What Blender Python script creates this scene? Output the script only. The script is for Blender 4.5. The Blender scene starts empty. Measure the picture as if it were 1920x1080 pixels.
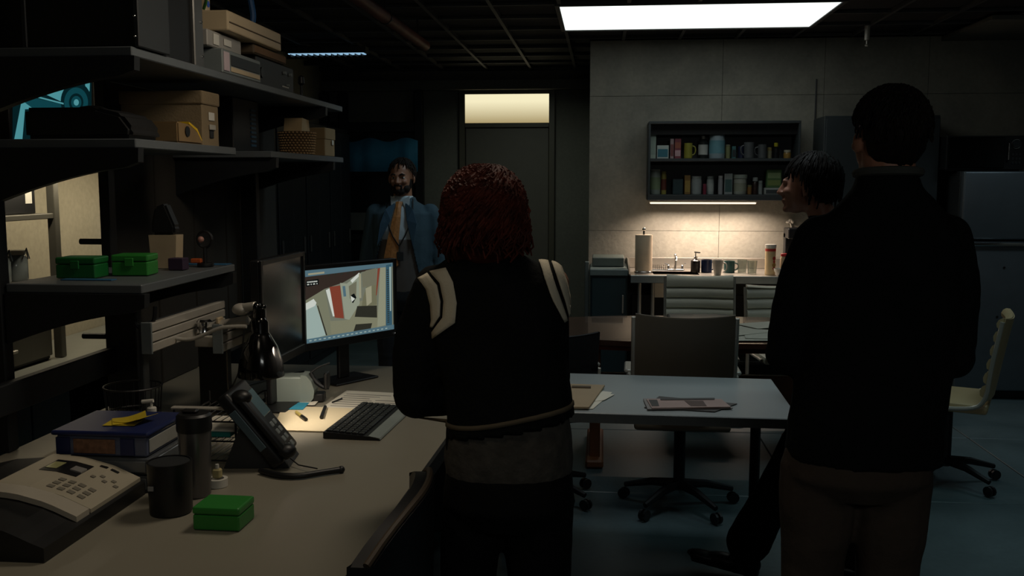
import bpy, bmesh, math, random
from mathutils import Vector, Matrix, Euler
from mathutils.bvhtree import BVHTree
random.seed(11)
scn = bpy.context.scene
COL = scn.collection
PI = math.pi
# ---------------------------------------------------------------- camera
F = 1800.0
PITCH = math.atan(200 / F)
YAW = math.atan(170 * math.cos(PITCH) / F)
cam_data = bpy.data.cameras.new('camera'); cam_data.sensor_width = 36; cam_data.lens = 36 * F / 1920
cam_data.clip_start = 0.05
cam = bpy.data.objects.new('camera', cam_data); COL.objects.link(cam)
cam.location = (0, 0, 1.6); cam.rotation_euler = (PI / 2 - PITCH, 0, YAW)
scn.camera = cam
CM = Euler((PI / 2 - PITCH, 0, YAW)).to_matrix()
def P(px, py, Y=None, z=None, X=None):
    """point of the room seen at a photograph pixel, at a given depth, height or side distance"""
    d = CM @ Vector(((px - 960) / F, (540 - py) / F, -1))
    if Y is not None: t = Y / d.y
    elif X is not None: t = X / d.x
    else: t = (z - 1.6) / d.z
    return Vector((0, 0, 1.6)) + d * t
# ---------------------------------------------------------------- world, exposure
scn.view_settings.view_transform = 'Standard'; scn.view_settings.look = 'None'
scn.view_settings.gamma = 1; scn.view_settings.use_curve_mapping = False
scn.view_settings.exposure = 0.0
scn.cycles.use_denoising = True
scn.cycles.max_bounces = 6
world = bpy.data.worlds.new('world'); scn.world = world; world.use_nodes = True
world.node_tree.nodes['Background'].inputs[0].default_value = (0.55, 0.8, 0.9, 1)
world.node_tree.nodes['Background'].inputs[1].default_value = 0.006
# ---------------------------------------------------------------- lights
def area(name, loc, rot, sx, sy, power, color, spread=None):
    l = bpy.data.lights.new(name, 'AREA'); l.shape = 'RECTANGLE'; l.size = sx; l.size_y = sy
    l.energy = power; l.color = color
    if spread: l.spread = spread
    o = bpy.data.objects.new(name, l); COL.objects.link(o); o.location = loc; o.rotation_euler = rot
    return o
# ceiling lamps out of the frame, with added fills among them
area('ceiling_lamp_over_desk', (-0.3, 2.9, 2.66), (0, math.radians(38), 0), 0.5, 0.5, 7.0, (1.0, 0.86, 0.68), 2.4)
area('ceiling_lamp_behind', (-1.0, 1.3, 2.66), (0, 0, 0), 0.5, 0.5, 1.6, (1.0, 0.84, 0.62), 2.0)
area('table_fill', (0.45, 3.9, 2.66), (0, 0, 0), 0.5, 0.3, 1.8, (0.86, 0.97, 1.0), 1.5)  # added fill that brightens the grey table from above
area('ceiling_lamp_right', (1.9, 4.3, 2.66), (0, 0, 0), 1.2, 0.4, 2.6, (0.6, 0.95, 0.95), 2.0)
area('ceiling_lamp_right_far', (3.0, 6.0, 2.66), (0, 0, 0), 0.6, 0.4, 3.5, (0.72, 0.92, 1.0), 2.2)
area('ceiling_lamp_corridor', (-0.35, 5.3, 2.66), (math.radians(12), math.radians(24), 0), 0.4, 0.3, 2.6, (0.7, 0.9, 1.0), 1.9)
area('door_wall_fill', (-0.75, 8.4, 2.64), (math.radians(15), 0, 0), 0.4, 0.3, 3.5, (0.88, 1.0, 0.85), 2.4)  # added fill, lifts the dark wall around the door
area('back_fill', (0.9, -0.9, 2.5), (math.radians(58), 0, 0), 1.2, 0.4, 4.5, (0.95, 0.97, 0.92), 2.6)  # added dim fill behind the camera, lifts the black clothes
# warm strip over the worktop on the left wall
area('worktop_lamp', (-2.44, 4.6, 1.672), (0, math.radians(28), 0), 0.06, 1.7, 7.0, (1.0, 0.86, 0.62))
# fluorescent under the open wall cupboard
area('cupboard_lamp', (0.83, 7.645, 1.42), (math.radians(4), 0, 0), 0.85, 0.05, 17.0, (1.0, 0.78, 0.62), 2.5)
# desk lamp bulb
sp = bpy.data.lights.new('desk_lamp_bulb', 'SPOT'); sp.energy = 4.5; sp.color = (1.0, 0.86, 0.7)
sp.spot_size = math.radians(140); sp.spot_blend = 0.6; sp.shadow_soft_size = 0.03
DESK_LAMP = bpy.data.objects.new('desk_lamp_bulb', sp); COL.objects.link(DESK_LAMP)
DESK_LAMP.location = (-1.1, 3.2, 1.02); DESK_LAMP.rotation_euler = (math.radians(12), math.radians(14), 0)

# ---------------------------------------------------------------- materials
def lin(h):
    h = h.lstrip('#'); c = [int(h[i:i + 2], 16) / 255 for i in (0, 2, 4)]
    return [x / 12.92 if x <= .04045 else ((x + .055) / 1.055) ** 2.4 for x in c]
MATS = {}
def mat(name, hexc, rough=.6, metal=0, var=.12, scale=9, bump=0.0, bscale=60, spec=.5, alpha=None, trans=0, coat=0):
    if name in MATS: return MATS[name]
    m = bpy.data.materials.new(name); m.use_nodes = True; nt = m.node_tree; n = nt.nodes; L = nt.links
    b = n['Principled BSDF']; c = lin(hexc)
    b.inputs['Roughness'].default_value = rough; b.inputs['Metallic'].default_value = metal
    b.inputs['Specular IOR Level'].default_value = spec
    if coat: b.inputs['Coat Weight'].default_value = coat
    if trans: b.inputs['Transmission Weight'].default_value = trans
    tc = n.new('ShaderNodeTexCoord'); no = n.new('ShaderNodeTexNoise'); no.inputs['Scale'].default_value = scale
    no.inputs['Detail'].default_value = 5
    L.new(tc.outputs['Object'], no.inputs['Vector'])
    r = n.new('ShaderNodeValToRGB')
    r.color_ramp.elements[0].color = [x * (1 - var) for x in c] + [1]
    r.color_ramp.elements[1].color = [min(1, x * (1 + var)) for x in c] + [1]
    r.color_ramp.elements[0].position = .3; r.color_ramp.elements[1].position = .7
    L.new(no.outputs['Fac'], r.inputs['Fac']); L.new(r.outputs['Color'], b.inputs['Base Color'])
    if bump:
        n2 = n.new('ShaderNodeTexNoise'); n2.inputs['Scale'].default_value = bscale; n2.inputs['Detail'].default_value = 4
        L.new(tc.outputs['Object'], n2.inputs['Vector'])
        bp = n.new('ShaderNodeBump'); bp.inputs['Strength'].default_value = bump; bp.inputs['Distance'].default_value = .01
        L.new(n2.outputs['Fac'], bp.inputs['Height']); L.new(bp.outputs['Normal'], b.inputs['Normal'])
    m.diffuse_color = c + [1]
    MATS[name] = m; return m
def emit(name, hexc, strength, grad=None):
    if name in MATS: return MATS[name]
    m = bpy.data.materials.new(name); m.use_nodes = True; n = m.node_tree.nodes; L = m.node_tree.links
    n.clear(); e = n.new('ShaderNodeEmission'); o = n.new('ShaderNodeOutputMaterial')
    e.inputs[0].default_value = lin(hexc) + [1]; e.inputs[1].default_value = strength
    L.new(e.outputs[0], o.inputs[0])
    if grad:  # uneven glow painted into the pane colour, dimmer towards its bottom
        tc = n.new('ShaderNodeTexCoord'); sx = n.new('ShaderNodeSeparateXYZ'); r = n.new('ShaderNodeValToRGB')
        L.new(tc.outputs['Generated'], sx.inputs[0]); L.new(sx.outputs['Z'], r.inputs['Fac'])
        r.color_ramp.elements[0].color = lin(grad) + [1]; r.color_ramp.elements[1].color = lin(hexc) + [1]
        r.color_ramp.elements[1].position = .75
        L.new(r.outputs[0], e.inputs[0])
    MATS[name] = m; return m
def concrete(name, h1, h2, rough=.75, scale=1.3, bump=.25):
    m = bpy.data.materials.new(name); m.use_nodes = True; nt = m.node_tree; n = nt.nodes; L = nt.links
    b = n['Principled BSDF']
    tc = n.new('ShaderNodeTexCoord')
    a = n.new('ShaderNodeTexNoise'); a.inputs['Scale'].default_value = scale; a.inputs['Detail'].default_value = 8
    a.inputs['Roughness'].default_value = .62; a.inputs['Distortion'].default_value = .4
    L.new(tc.outputs['Object'], a.inputs['Vector'])
    r = n.new('ShaderNodeValToRGB'); r.color_ramp.elements[0].color = lin(h1) + [1]; r.color_ramp.elements[1].color = lin(h2) + [1]
    r.color_ramp.elements[0].position = .32; r.color_ramp.elements[1].position = .68
    L.new(a.outputs['Fac'], r.inputs['Fac'])
    f = n.new('ShaderNodeTexNoise'); f.inputs['Scale'].default_value = 38; f.inputs['Detail'].default_value = 5
    L.new(tc.outputs['Object'], f.inputs['Vector'])
    mx = n.new('ShaderNodeMix'); mx.data_type = 'RGBA'; mx.blend_type = 'OVERLAY'; mx.inputs[0].default_value = .18
    L.new(r.outputs['Color'], mx.inputs[6]); L.new(f.outputs['Fac'], mx.inputs[7]); L.new(mx.outputs[2], b.inputs['Base Color'])
    bp = n.new('ShaderNodeBump'); bp.inputs['Strength'].default_value = bump; bp.inputs['Distance'].default_value = .01
    L.new(f.outputs['Fac'], bp.inputs['Height']); L.new(bp.outputs['Normal'], b.inputs['Normal'])
    mr = n.new('ShaderNodeMapRange'); mr.inputs[3].default_value = rough - .15; mr.inputs[4].default_value = rough + .12
    L.new(a.outputs['Fac'], mr.inputs[0]); L.new(mr.outputs[0], b.inputs['Roughness'])
    MATS[name] = m; return m

# ---------------------------------------------------------------- mesh tools
def BM(): return bmesh.new()
def obj(name, bm, m, parent=None, smooth=False, loc=None):
    me = bpy.data.meshes.new(name); bmesh.ops.recalc_face_normals(bm, faces=bm.faces[:])
    bm.to_mesh(me); bm.free()
    for k in (m if isinstance(m, (list, tuple)) else [m]): me.materials.append(k)
    if smooth:
        for p in me.polygons: p.use_smooth = True
        try: me.set_sharp_from_angle(angle=math.radians(38))
        except Exception: pass
    o = bpy.data.objects.new(name, me); COL.objects.link(o)
    if parent: o.parent = parent
    if loc: o.location = loc
    return o
def thing(name, label, cat, loc=(0, 0, 0), rz=0, group=None):
    o = bpy.data.objects.new(name, None); COL.objects.link(o); o.empty_display_size = .05
    o.location = loc; o.rotation_euler = (0, 0, rz); tag(o, label, cat, group); return o
def tag(o, label, cat, group=None):
    o['label'] = label; o['category'] = cat
    if group: o['group'] = group
    return o
def struct(o): o['kind'] = 'structure'; return o
def bx(bm, x0, x1, y0, y1, z0, z1, bev=0, M=None, mi=0, seg=1):
    v = [bm.verts.new((x, y, z)) for z in (z0, z1) for y in (y0, y1) for x in (x0, x1)]
    fs = [bm.faces.new([v[i] for i in q]) for q in ((0, 2, 3, 1), (4, 5, 7, 6), (0, 1, 5, 4), (2, 6, 7, 3), (0, 4, 6, 2), (1, 3, 7, 5))]
    for f in fs: f.material_index = mi
    if bev:
        es = list({e for f in fs for e in f.edges})
        r = bmesh.ops.bevel(bm, geom=es, offset=bev, segments=seg, affect='EDGES', profile=.5)
        v = list({q for f in r['faces'] for q in f.verts} | {q for q in v if q.is_valid})
        v = list({q for q in v} | {q for q in sum([[w for w in f.verts] for f in r['faces']], [])})
    if M is not None: bmesh.ops.transform(bm, matrix=M, verts=[q for q in v if q.is_valid])
    return v
def frame_of(d):
    d = d.normalized(); a = Vector((0, 0, 1)) if abs(d.z) < .9 else Vector((1, 0, 0))
    u = d.cross(a).normalized(); return u, d.cross(u).normalized()
def tube(bm, pts, rad, n=8, caps=True, mi=0, smooth_iter=0):
    pts = [Vector(p) for p in pts]
    rads = list(rad) if isinstance(rad, (list, tuple)) else [rad] * len(pts)
    for _ in range(smooth_iter):
        q = [pts[0]]; rr = [rads[0]]
        for i in range(len(pts) - 1):
            q += [pts[i].lerp(pts[i + 1], .25), pts[i].lerp(pts[i + 1], .75)]
            rr += [rads[i] * .75 + rads[i + 1] * .25, rads[i] * .25 + rads[i + 1] * .75]
        q.append(pts[-1]); rr.append(rads[-1]); pts, rads = q, rr
    rings = []; u = None
    for i, p in enumerate(pts):
        d = (pts[min(i + 1, len(pts) - 1)] - pts[max(i - 1, 0)])
        if d.length < 1e-9: d = Vector((0, 0, 1))
        d.normalize()
        if u is None: u, w = frame_of(d)
        else:
            u = (u - d * u.dot(d)).normalized() if (u - d * u.dot(d)).length > 1e-6 else frame_of(d)[0]
            w = d.cross(u)
        rings.append([bm.verts.new(p + (u * math.cos(a) + w * math.sin(a)) * rads[i]) for a in [2 * PI * k / n for k in range(n)]])
    fs = []
    for a, b in zip(rings, rings[1:]):
        for k in range(n): fs.append(bm.faces.new((a[k], a[(k + 1) % n], b[(k + 1) % n], b[k])))
    if caps: fs.append(bm.faces.new(rings[0][::-1])); fs.append(bm.faces.new(rings[-1]))
    for f in fs: f.material_index = mi
    return [v for r in rings for v in r]
def lathe(bm, prof, c=(0, 0, 0), n=20, mi=0, M=None):
    c = Vector(c); rings = []; vs = []
    for r, z in prof:
        if r < 1e-6: ring = [bm.verts.new(c + Vector((0, 0, z)))]
        else: ring = [bm.verts.new(c + Vector((r * math.cos(2 * PI * k / n), r * math.sin(2 * PI * k / n), z))) for k in range(n)]
        rings.append(ring); vs += ring
    for a, b in zip(rings, rings[1:]):
        for k in range(n):
            q = [a[k % len(a)], a[(k + 1) % len(a)], b[(k + 1) % len(b)], b[k % len(b)]]
            q2 = [];
            for t in q:
                if t not in q2: q2.append(t)
            if len(q2) > 2: bm.faces.new(q2).material_index = mi
    if M is not None: bmesh.ops.transform(bm, matrix=M, verts=vs)
    return vs
def cup(bm, r0, r1, h, t=.003, c=(0, 0, 0), n=24, mi=0):
    return lathe(bm, [(0, 0), (r0, 0), (r1, h), (r1 - t, h), (r0 - t, t), (0, t)], c, n, mi)
def can(bm, r, h, c=(0, 0, 0), n=20, b=.002, mi=0, z0=0):
    return lathe(bm, [(0, z0), (r - b, z0), (r, z0 + b), (r, z0 + h - b), (r - b, z0 + h), (0, z0 + h)], c, n, mi)
def sph(bm, c, r, n=16, M=None, mi=0):
    if not isinstance(r, (tuple, list)): r = (r, r, r)
    m = Matrix.Translation(c) @ (M if M is not None else Matrix.Identity(4)) @ Matrix.Diagonal((r[0], r[1], r[2], 1))
    g = bmesh.ops.create_uvsphere(bm, u_segments=n, v_segments=max(6, n * 2 // 3), radius=1, matrix=m)
    for v in g['verts']:
        for f in v.link_faces: f.material_index = mi
    return g['verts']
def prism(bm, pts, a0, a1, axis='z', mi=0, M=None):
    def mk(p, a):
        return {'z': (p[0], p[1], a), 'y': (p[0], a, p[1]), 'x': (a, p[0], p[1])}[axis]
    A = [bm.verts.new(mk(p, a0)) for p in pts]; B = [bm.verts.new(mk(p, a1)) for p in pts]
    n = len(pts); fs = [bm.faces.new(A[::-1]), bm.faces.new(B)]
    for k in range(n): fs.append(bm.faces.new((A[k], A[(k + 1) % n], B[(k + 1) % n], B[k])))
    for f in fs: f.material_index = mi
    if M is not None: bmesh.ops.transform(bm, matrix=M, verts=A + B)
    return A + B
def RZ(a): return Matrix.Rotation(a, 4, 'Z')
def T(x, y, z): return Matrix.Translation((x, y, z))
def cp(o, parent=None):
    c = o.copy(); COL.objects.link(c); c.parent = parent
    for ch in list(o.children): cp(ch, c)
    return c
def text(name, s, size, m, parent, loc, rot, ext=.0004):
    cu = bpy.data.curves.new(name, 'FONT'); cu.body = s; cu.size = size; cu.extrude = ext; cu.align_x = 'CENTER'; cu.align_y = 'CENTER'
    cu.resolution_u = 2
    cu.materials.append(m); o = bpy.data.objects.new(name, cu); COL.objects.link(o); o.parent = parent
    o.location = loc; o.rotation_euler = rot; return o
# ================================================================ materials of the room
M_floor = concrete('floor_concrete', '#3d4b4e', '#56666a', rough=.42, scale=1.1, bump=.06)
M_wall = concrete('wall_concrete', '#6d6c64', '#8f8c80', rough=.8, scale=1.5)
M_wallb = concrete('wall_plaster', '#5c5b54', '#6b6a62', rough=.85, scale=.9, bump=.1)
M_walll = concrete('wall_cream', '#a29a84', '#b8b09a', rough=.85, scale=.9, bump=.1)
M_tile = mat('ceiling_black', '#16171a', .9, var=.2)
M_bar = mat('ceiling_bar', '#3c3d3e', .6)
M_joint = mat('joint_dark', '#2c2d2c', .9)
M_black = mat('black_plastic', '#0d0e10', .45)
M_blackm = mat('black_metal', '#121315', .5, .3)
M_shelfm = mat('shelf_metal', '#54595c', .45, 0, var=.06)
M_chrome = mat('chrome', '#c9c9c9', .15, 1, var=.03)
M_alu = mat('brushed_aluminium', '#b5b0a6', .35, .3, var=.06)
M_white = mat('white_plastic', '#c9c6bc', .45, var=.04)
M_paper = mat('paper', '#d8d3c4', .85, var=.03)
X0, X1, YB, YK, ZC = -2.9, 3.6, 9.9, 7.9, 2.72
# ---- floor of cast slabs with recessed joints
bm = BM(); bx(bm, X0 - .1, X1 + .1, -1.6, YB + .2, -.12, -.012)
floor = struct(obj('floor', bm, M_joint))
slab_mesh = None
sw = 1.3
for i in range(5):
    for j in range(9):
        bm = BM(); x = X0 + i * sw; y = -1.5 + j * 1.27
        bx(bm, x + .004, x + sw - .004, y + .004, y + 1.266, -.03, 0, .003)
        obj('slab', bm, M_floor, floor)
# ---- ceiling: black infill panels between exposed bars
bm = BM(); bx(bm, X0 - .1, X1 + .1, -1.6, YB + .2, ZC + .06, ZC + .16)
ceiling = struct(obj('ceiling', bm, M_tile))
g = .44; gx0 = -.286; LX0, LX1, LY0, LY1 = gx0, gx0 + 4 * g, 6.28, 7.28
bm = BM(); bx(bm, 0, g - .03, 0, .47, 0, .018, .004)
base = obj('ceiling_panel', bm, M_tile, ceiling); first = True
for i in range(-6, 9):
    for j in range(-2, 9):
        x = gx0 + i * g; y = LY0 + j * .5
        if x < X0 or x + g > X1 or y + .5 > YB or (x > -.2 and y + .5 > YK + .1): continue
        if 0 <= i < 4 and 0 <= j < 2: continue
        c = base if first else base.copy()
        if not first: COL.objects.link(c)
        first = False
        c.location = (x + .015, y + .01, ZC + .02 + random.uniform(0, .004))
for i in range(-5, 9):
    bm = BM(); x = gx0 + i * g
    yend = YB if x < -.2 else YK
    bx(bm, x - .012, x + .012, 5.2, yend, ZC - .004, ZC + .05); obj('ceiling_bar', bm, M_bar, ceiling)
for j in range(-2, 9):
    y = LY0 + j * .5
    if y < YB:
        bm = BM(); bx(bm, X0, X1 if y < YK else -.11, y - .01, y + .01, ZC - .002, ZC + .045); obj('ceiling_bar', bm, M_bar, ceiling)
# ---- walls
def wall(name, x0, x1, y0, y1, m, z1=ZC + .06):
    bm = BM(); bx(bm, x0, x1, y0, y1, 0, z1); return struct(obj(name, bm, m))
# kitchen wall with cast panels
wk = wall('wall_kitchen', -.11, X1 + .1, YK, YB + .2, M_joint)
xs = [-.11, .94, 1.73, 2.52, 3.6]; zs = [0, 1.2, 2.28, 2.72]
for a, b in zip(xs, xs[1:]):
    for c, d in zip(zs, zs[1:]):
        bm = BM(); bx(bm, a + (.0012 if a > 0 else 0), b - .0012, YK - .014, YK + .01, c + .001, d - .0012, .0012)
        obj('concrete_panel', bm, M_wall, wk)
wall('wall_back', X0 - .1, -.11, YB, YB + .2, M_wallb)
wall('wall_left', X0 - .1, X0, -1.6, YB + .2, M_walll)
wall('wall_right', X1, X1 + .1, -1.6, YK, M_wallb)
wall('wall_front', X0, X1, -1.7, -1.6, M_wallb)
# soffit over the refrigerator corner
bm = BM(); bx(bm, 2.6, X1, 6.9, YK - .016, ZC - .04, ZC - .006, .004); struct(obj('trim_1', bm, M_wallb))
# duct cover along the top of the back wall
bm = BM(); bx(bm, X0 + .02, -.13, YB - .12, YB - .001, ZC - .2, ZC - .1, .006); struct(obj('trim_2', bm, M_wallb))
# ---- door with lit transom
d0, d1 = P(868, 300, Y=YB).x, P(1035, 300, Y=YB).x
zt0, zt1, zd = P(950, 231, Y=YB).z, P(950, 177, Y=YB).z, P(950, 240, Y=YB).z
M_door = mat('door_paint', '#57534b', .55, var=.04); M_dframe = mat('door_frame_paint', '#4a463a', .5, var=.04)
bm = BM(); bx(bm, d0 + .035, d1 - .035, YB - .03, YB - .004, .01, zd, .003); door = struct(obj('door_1', bm, M_door))
bm = BM()
for a, b in ((d0 - .03, d0 + .03), (d1 - .03, d1 + .03)): bx(bm, a, b, YB - .06, YB - .001, .005, zt1 + .05, .004)
bx(bm, d0 + .03, d1 - .03, YB - .06, YB - .001, zd + .003, zt0, .003); bx(bm, d0 + .03, d1 - .03, YB - .06, YB - .001, zt1, zt1 + .05, .003)
obj('door_frame', bm, M_dframe, door)
bm = BM(); bx(bm, d0 + .03, d1 - .03, YB - .03, YB - .012, zt0, zt1)
obj('transom_pane', bm, emit('transom_glow', '#f6ecc4', 1.0, '#a8966a'), door)
bm = BM(); tube(bm, [(d0 + .12, YB - .03, 1.02), (d0 + .12, YB - .09, 1.02), (d0 + .24, YB - .09, 1.02)], .011, 8); obj('door_handle', bm, M_alu, door)
# ---- ceiling luminaire
lm = thing('ceiling_light', 'wide glowing white ceiling light panel above the conference table', 'ceiling light', ((LX0 + LX1) / 2, (LY0 + LY1) / 2, ZC - .012))
w2, h2 = (LX1 - LX0) / 2, (LY1 - LY0) / 2
bm = BM()
for a in ((-w2 - .03, w2 + .03, -h2 - .03, -h2), (-w2 - .03, w2 + .03, h2, h2 + .03), (-w2 - .03, -w2, -h2, h2), (w2, w2 + .03, -h2, h2)): bx(bm, *a, -.004, .06, .003)
obj('frame', bm, M_bar, lm)
bm = BM(); bx(bm, -w2, w2, -h2, h2, .004, .012); obj('diffuser', bm, emit('panel_glow', '#f6fffa', 1.35), lm)
# ---- distant louvred strip light
fl = thing('strip_light', 'small pale blue louvred strip light hanging in far left corner', 'ceiling light', (-2.3, 8.0, ZC - .012))
bm = BM(); bx(bm, -.34, .34, -.06, .06, -.05, .005, .005); obj('housing', bm, M_bar, fl)
bm = BM(); bx(bm, -.32, .32, -.05, .05, -.056, -.05); obj('tube', bm, emit('strip_glow', '#9cc8e8', .8), fl)
for k in range(13):
    bm = BM(); x = -.3 + k * .05; bx(bm, x - .003, x + .003, -.054, .054, -.076, -.057); obj('louvre_blade', bm, M_blackm, fl)
# ---- ceiling pipe
bm = BM(); tube(bm, [(-1.3, 4.3, 2.56), (-1.27, 6.9, 2.56)], .038, 12)
pp = obj('ceiling_pipe', bm, mat('pipe_rust', '#5a2f22', .5, .2, var=.3), None, True); tag(pp, 'rust red pipe running along the ceiling above the shelves', 'pipe')
for y in (4.6, 5.7, 6.7):
    bm = BM(); tube(bm, [(-1.285, y - .012, 2.56), (-1.285, y + .012, 2.56)], .043, 12); bx(bm, -1.29, -1.28, y - .006, y + .006, 2.6, ZC + .02); obj('pipe_hanger', bm, M_blackm, pp)
# ---- sprinkler
sp_ = P(1625, 87, Y=7.3)
bm = BM(); lathe(bm, [(0, 0), (.012, 0), (.014, .01), (.006, .016), (.006, .04), (.02, .045), (.02, ZC - .004 - sp_.z), (0, ZC - .004 - sp_.z)], (sp_.x, 7.3, sp_.z), 12)
tag(obj('sprinkler', bm, M_alu, None, True), 'tiny bright sprinkler head on the dark ceiling at right', 'sprinkler')
# ---- dark glazed partition at the far left
M_glassd = mat('dark_glass', '#0e1416', .2, var=.05); M_blue = mat('blue_banner_cloth', '#2a6f90', .8, var=.15)
px0, px1 = X0 + .01, P(795, 300, Y=9.8).x
wn = thing('glazed_partition', 'black framed glazed partition in dark corner behind the man in suit', 'partition', (0, 9.72, 0))
bm = BM()
for x in (px0, P(640, 300, Y=9.8).x, px1 - .08): 
    b_ = BM(); bx(b_, x, x + .08, 0, .1, .005, 2.5, .004); obj('post', b_, M_black, wn)
for z0, z1 in ((.005, .2), (1.0, 1.06), (1.66, 1.71), (2.1, 2.2)):
    b_ = BM(); bx(b_, px0 + .08, px1 - .08, .01, .09, z0, z1, .004); obj('rail', b_, M_black, wn)
bm.free()
for z0, z1, m_ in ((.2, 1.0, M_glassd), (1.06, 1.66, M_glassd), (1.71, 2.1, M_glassd)):
    for a, b in ((px0 + .085, P(640, 300, Y=9.8).x - .005), (P(640, 300, Y=9.8).x + .085, px1 - .085)):
        b_ = BM(); bx(b_, a, b, .04, .05, z0, z1); obj('pane', b_, m_, wn)
bn0 = P(640, 322, Y=9.68); bn1 = P(783, 262, Y=9.68)
bm = BM(); n = 30
top = [(bn0.x + (bn1.x - bn0.x) * k / n, .02 * math.sin(k * .9) * (.5 + .5 * math.sin(k * .3))) for k in range(n + 1)]
for k in range(n):
    a, b = top[k], top[k + 1]
    f = [bm.verts.new((a[0], 9.66 + a[1], bn0.z)), bm.verts.new((b[0], 9.66 + b[1], bn0.z)), bm.verts.new((b[0], 9.69, bn1.z - .02 * math.sin(k * .45))), bm.verts.new((a[0], 9.69, bn1.z - .02 * math.sin((k - 1) * .45)))]
    bm.faces.new(f)
bmesh.ops.remove_doubles(bm, verts=bm.verts[:], dist=1e-4)
bn = obj('banner', bm, M_blue, None, True); tag(bn, 'deep blue cloth hung across the upper panes behind suited man', 'banner')
sm = bn.modifiers.new('s', 'SOLIDIFY'); sm.thickness = .006
# paper roll / light band on the mid rail
bm = BM(); bx(bm, px0 + .1, px1 - .1, 9.70, 9.718, 1.1, 1.28, .002); tag(obj('notice_strip', bm, mat('grey_notice', '#4a4d4c', .8)), 'pale grey notice strip across the dark partition behind the man', 'notice board')
# ---- tall lockers along the left wall
M_lock = mat('locker_navy', '#161d24', .5, .2, var=.05)
for k in range(4):
    y = 6.5 + k * .72
    lk = thing('locker', ['nearest', 'second nearest', 'third nearest', 'farthest'][k] + ' of four tall navy lockers along left wall', 'locker', (X0 + .22, y, 0))
    bm = BM(); bx(bm, -.2, .18, .0, .7, .005, 2.1, .004); obj('body', bm, M_lock, lk)
    for q in range(2):
        bm = BM(); bx(bm, .182, .197, .01 + q * .345, .345 + q * .345, .08, 2.06, .003); d_ = obj('door', bm, M_lock, lk)
        bm = BM(); bx(bm, .198, .21, .05 + q * .55, .075 + q * .55, 1.0, 1.14, .003); obj('handle', bm, M_bar, d_)
# ================================================================ left wall worktop, rack and screen
M_top = mat('desk_laminate', '#858072', .42, var=.04, scale=3); M_topb = mat('worktop_laminate', '#8d8f88', .4, var=.04)
M_grey = mat('grey_plastic', '#6d7474', .5, var=.05); M_dgrey = mat('dark_grey', '#26292b', .5, var=.08)
M_teald = mat('teal_cabinet', '#1f3f48', .5, var=.05)
wt = thing('worktop', 'pale worktop along the left wall under the lit rack', 'worktop', (X0, 3.3, 0))
bm = BM(); bx(bm, .005, .62, 0, 3.0, .73, .765, .004); obj('top', bm, M_topb, wt)
for y in (.03, 1.45, 2.9):
    bm = BM(); bx(bm, .03, .58, y, y + .04, .005, .728, .003); obj('leg_panel', bm, M_dgrey, wt)
bc = thing('floor_cabinet', 'dull blue floor cabinet below the worktop on the left wall', 'cabinet', (X0 + .02, 3.42, 0))
bm = BM(); bx(bm, 0, .5, 0, .6, .03, .7, .004); obj('body', bm, M_teald, bc)
bm = BM(); bx(bm, .502, .518, .01, .295, .06, .69, .003); d_ = obj('door', bm, M_teald, bc)
bm = BM(); bx(bm, .52, .53, .26, .275, .35, .47, .003); obj('handle', bm, M_alu, d_)
bm = BM(); bx(bm, .502, .518, .305, .59, .06, .69, .003); d_ = obj('door', bm, M_teald, bc)
bm = BM(); bx(bm, .52, .53, .32, .335, .35, .47, .003); obj('handle', bm, M_alu, d_)
# wall rack standing on worktop
RY = P(103, 500, X=X0 + .33).y - 1.0
rk = thing('storage_rack', 'grey metal storage rack on the worktop under warm light', 'rack', (X0 + .01, RY, .767))
M_rack = mat('rack_grey', '#5e5c54', .45, .4, var=.05)
for x in (0, .3):
    for y in (0, .99):
        bm = BM(); bx(bm, x, x + .04, y, y + .04, 0, .86, .003); obj('post', bm, M_rack, rk)
for z in (.35, .66):
    bm = BM(); bx(bm, .005, .335, .042, .988, z, z + .025, .003); obj('shelf', bm, M_rack, rk)
bm = BM()
# drawer unit below
du = thing('drawer_unit', 'wide grey drawer unit on the lit worktop inside the rack', 'drawer unit', (X0 + .06, RY + .06, .767))
bm = BM(); bx(bm, 0, .25, 0, .9, 0, .17, .006); obj('body', bm, M_dgrey, du)
bm = BM(); bx(bm, .252, .268, .01, .89, .02, .15, .004); d_ = obj('drawer', bm, M_rack, du)
bm = BM(); bx(bm, .27, .285, .3, .6, .08, .095, .003); obj('handle', bm, M_alu, d_)
M_jar = mat('clear_glass', '#dfe8e4', .05, var=.02, trans=.92)
pos = ['nearest', 'second', 'third', 'fourth', 'fifth', 'sixth', 'farthest']
for k in range(7):
    y = RY + .12 + k * .13
    j = thing('clip_jar', pos[k] + ' clip jar in the row on the lit rack shelf', 'jar', (X0 + .2, y, .767 + .376), group='clip top jars on the rack')
    bm = BM(); lathe(bm, [(0, 0), (.048, 0), (.052, .01), (.052, .1), (.04, .12), (.037, .12), (.046, .1), (.046, .008), (0, .008)], n=16); obj('jar_body', bm, mat('jar_smoky', '#70787a', .1, var=.1, coat=.5), j, True)
    bm = BM(); can(bm, .047, .02, n=16, z0=.121); obj('lid', bm, mat('jar_lid', '#a9a497', .4), j, True)
    bm = BM(); tube(bm, [(.05, -.03, .1), (.056, 0, .15), (.05, .03, .1)], .003, 6); tube(bm, [(.055, 0, .15), (.06, 0, .1)], .003, 6); obj('clip', bm, M_chrome, j)
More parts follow.
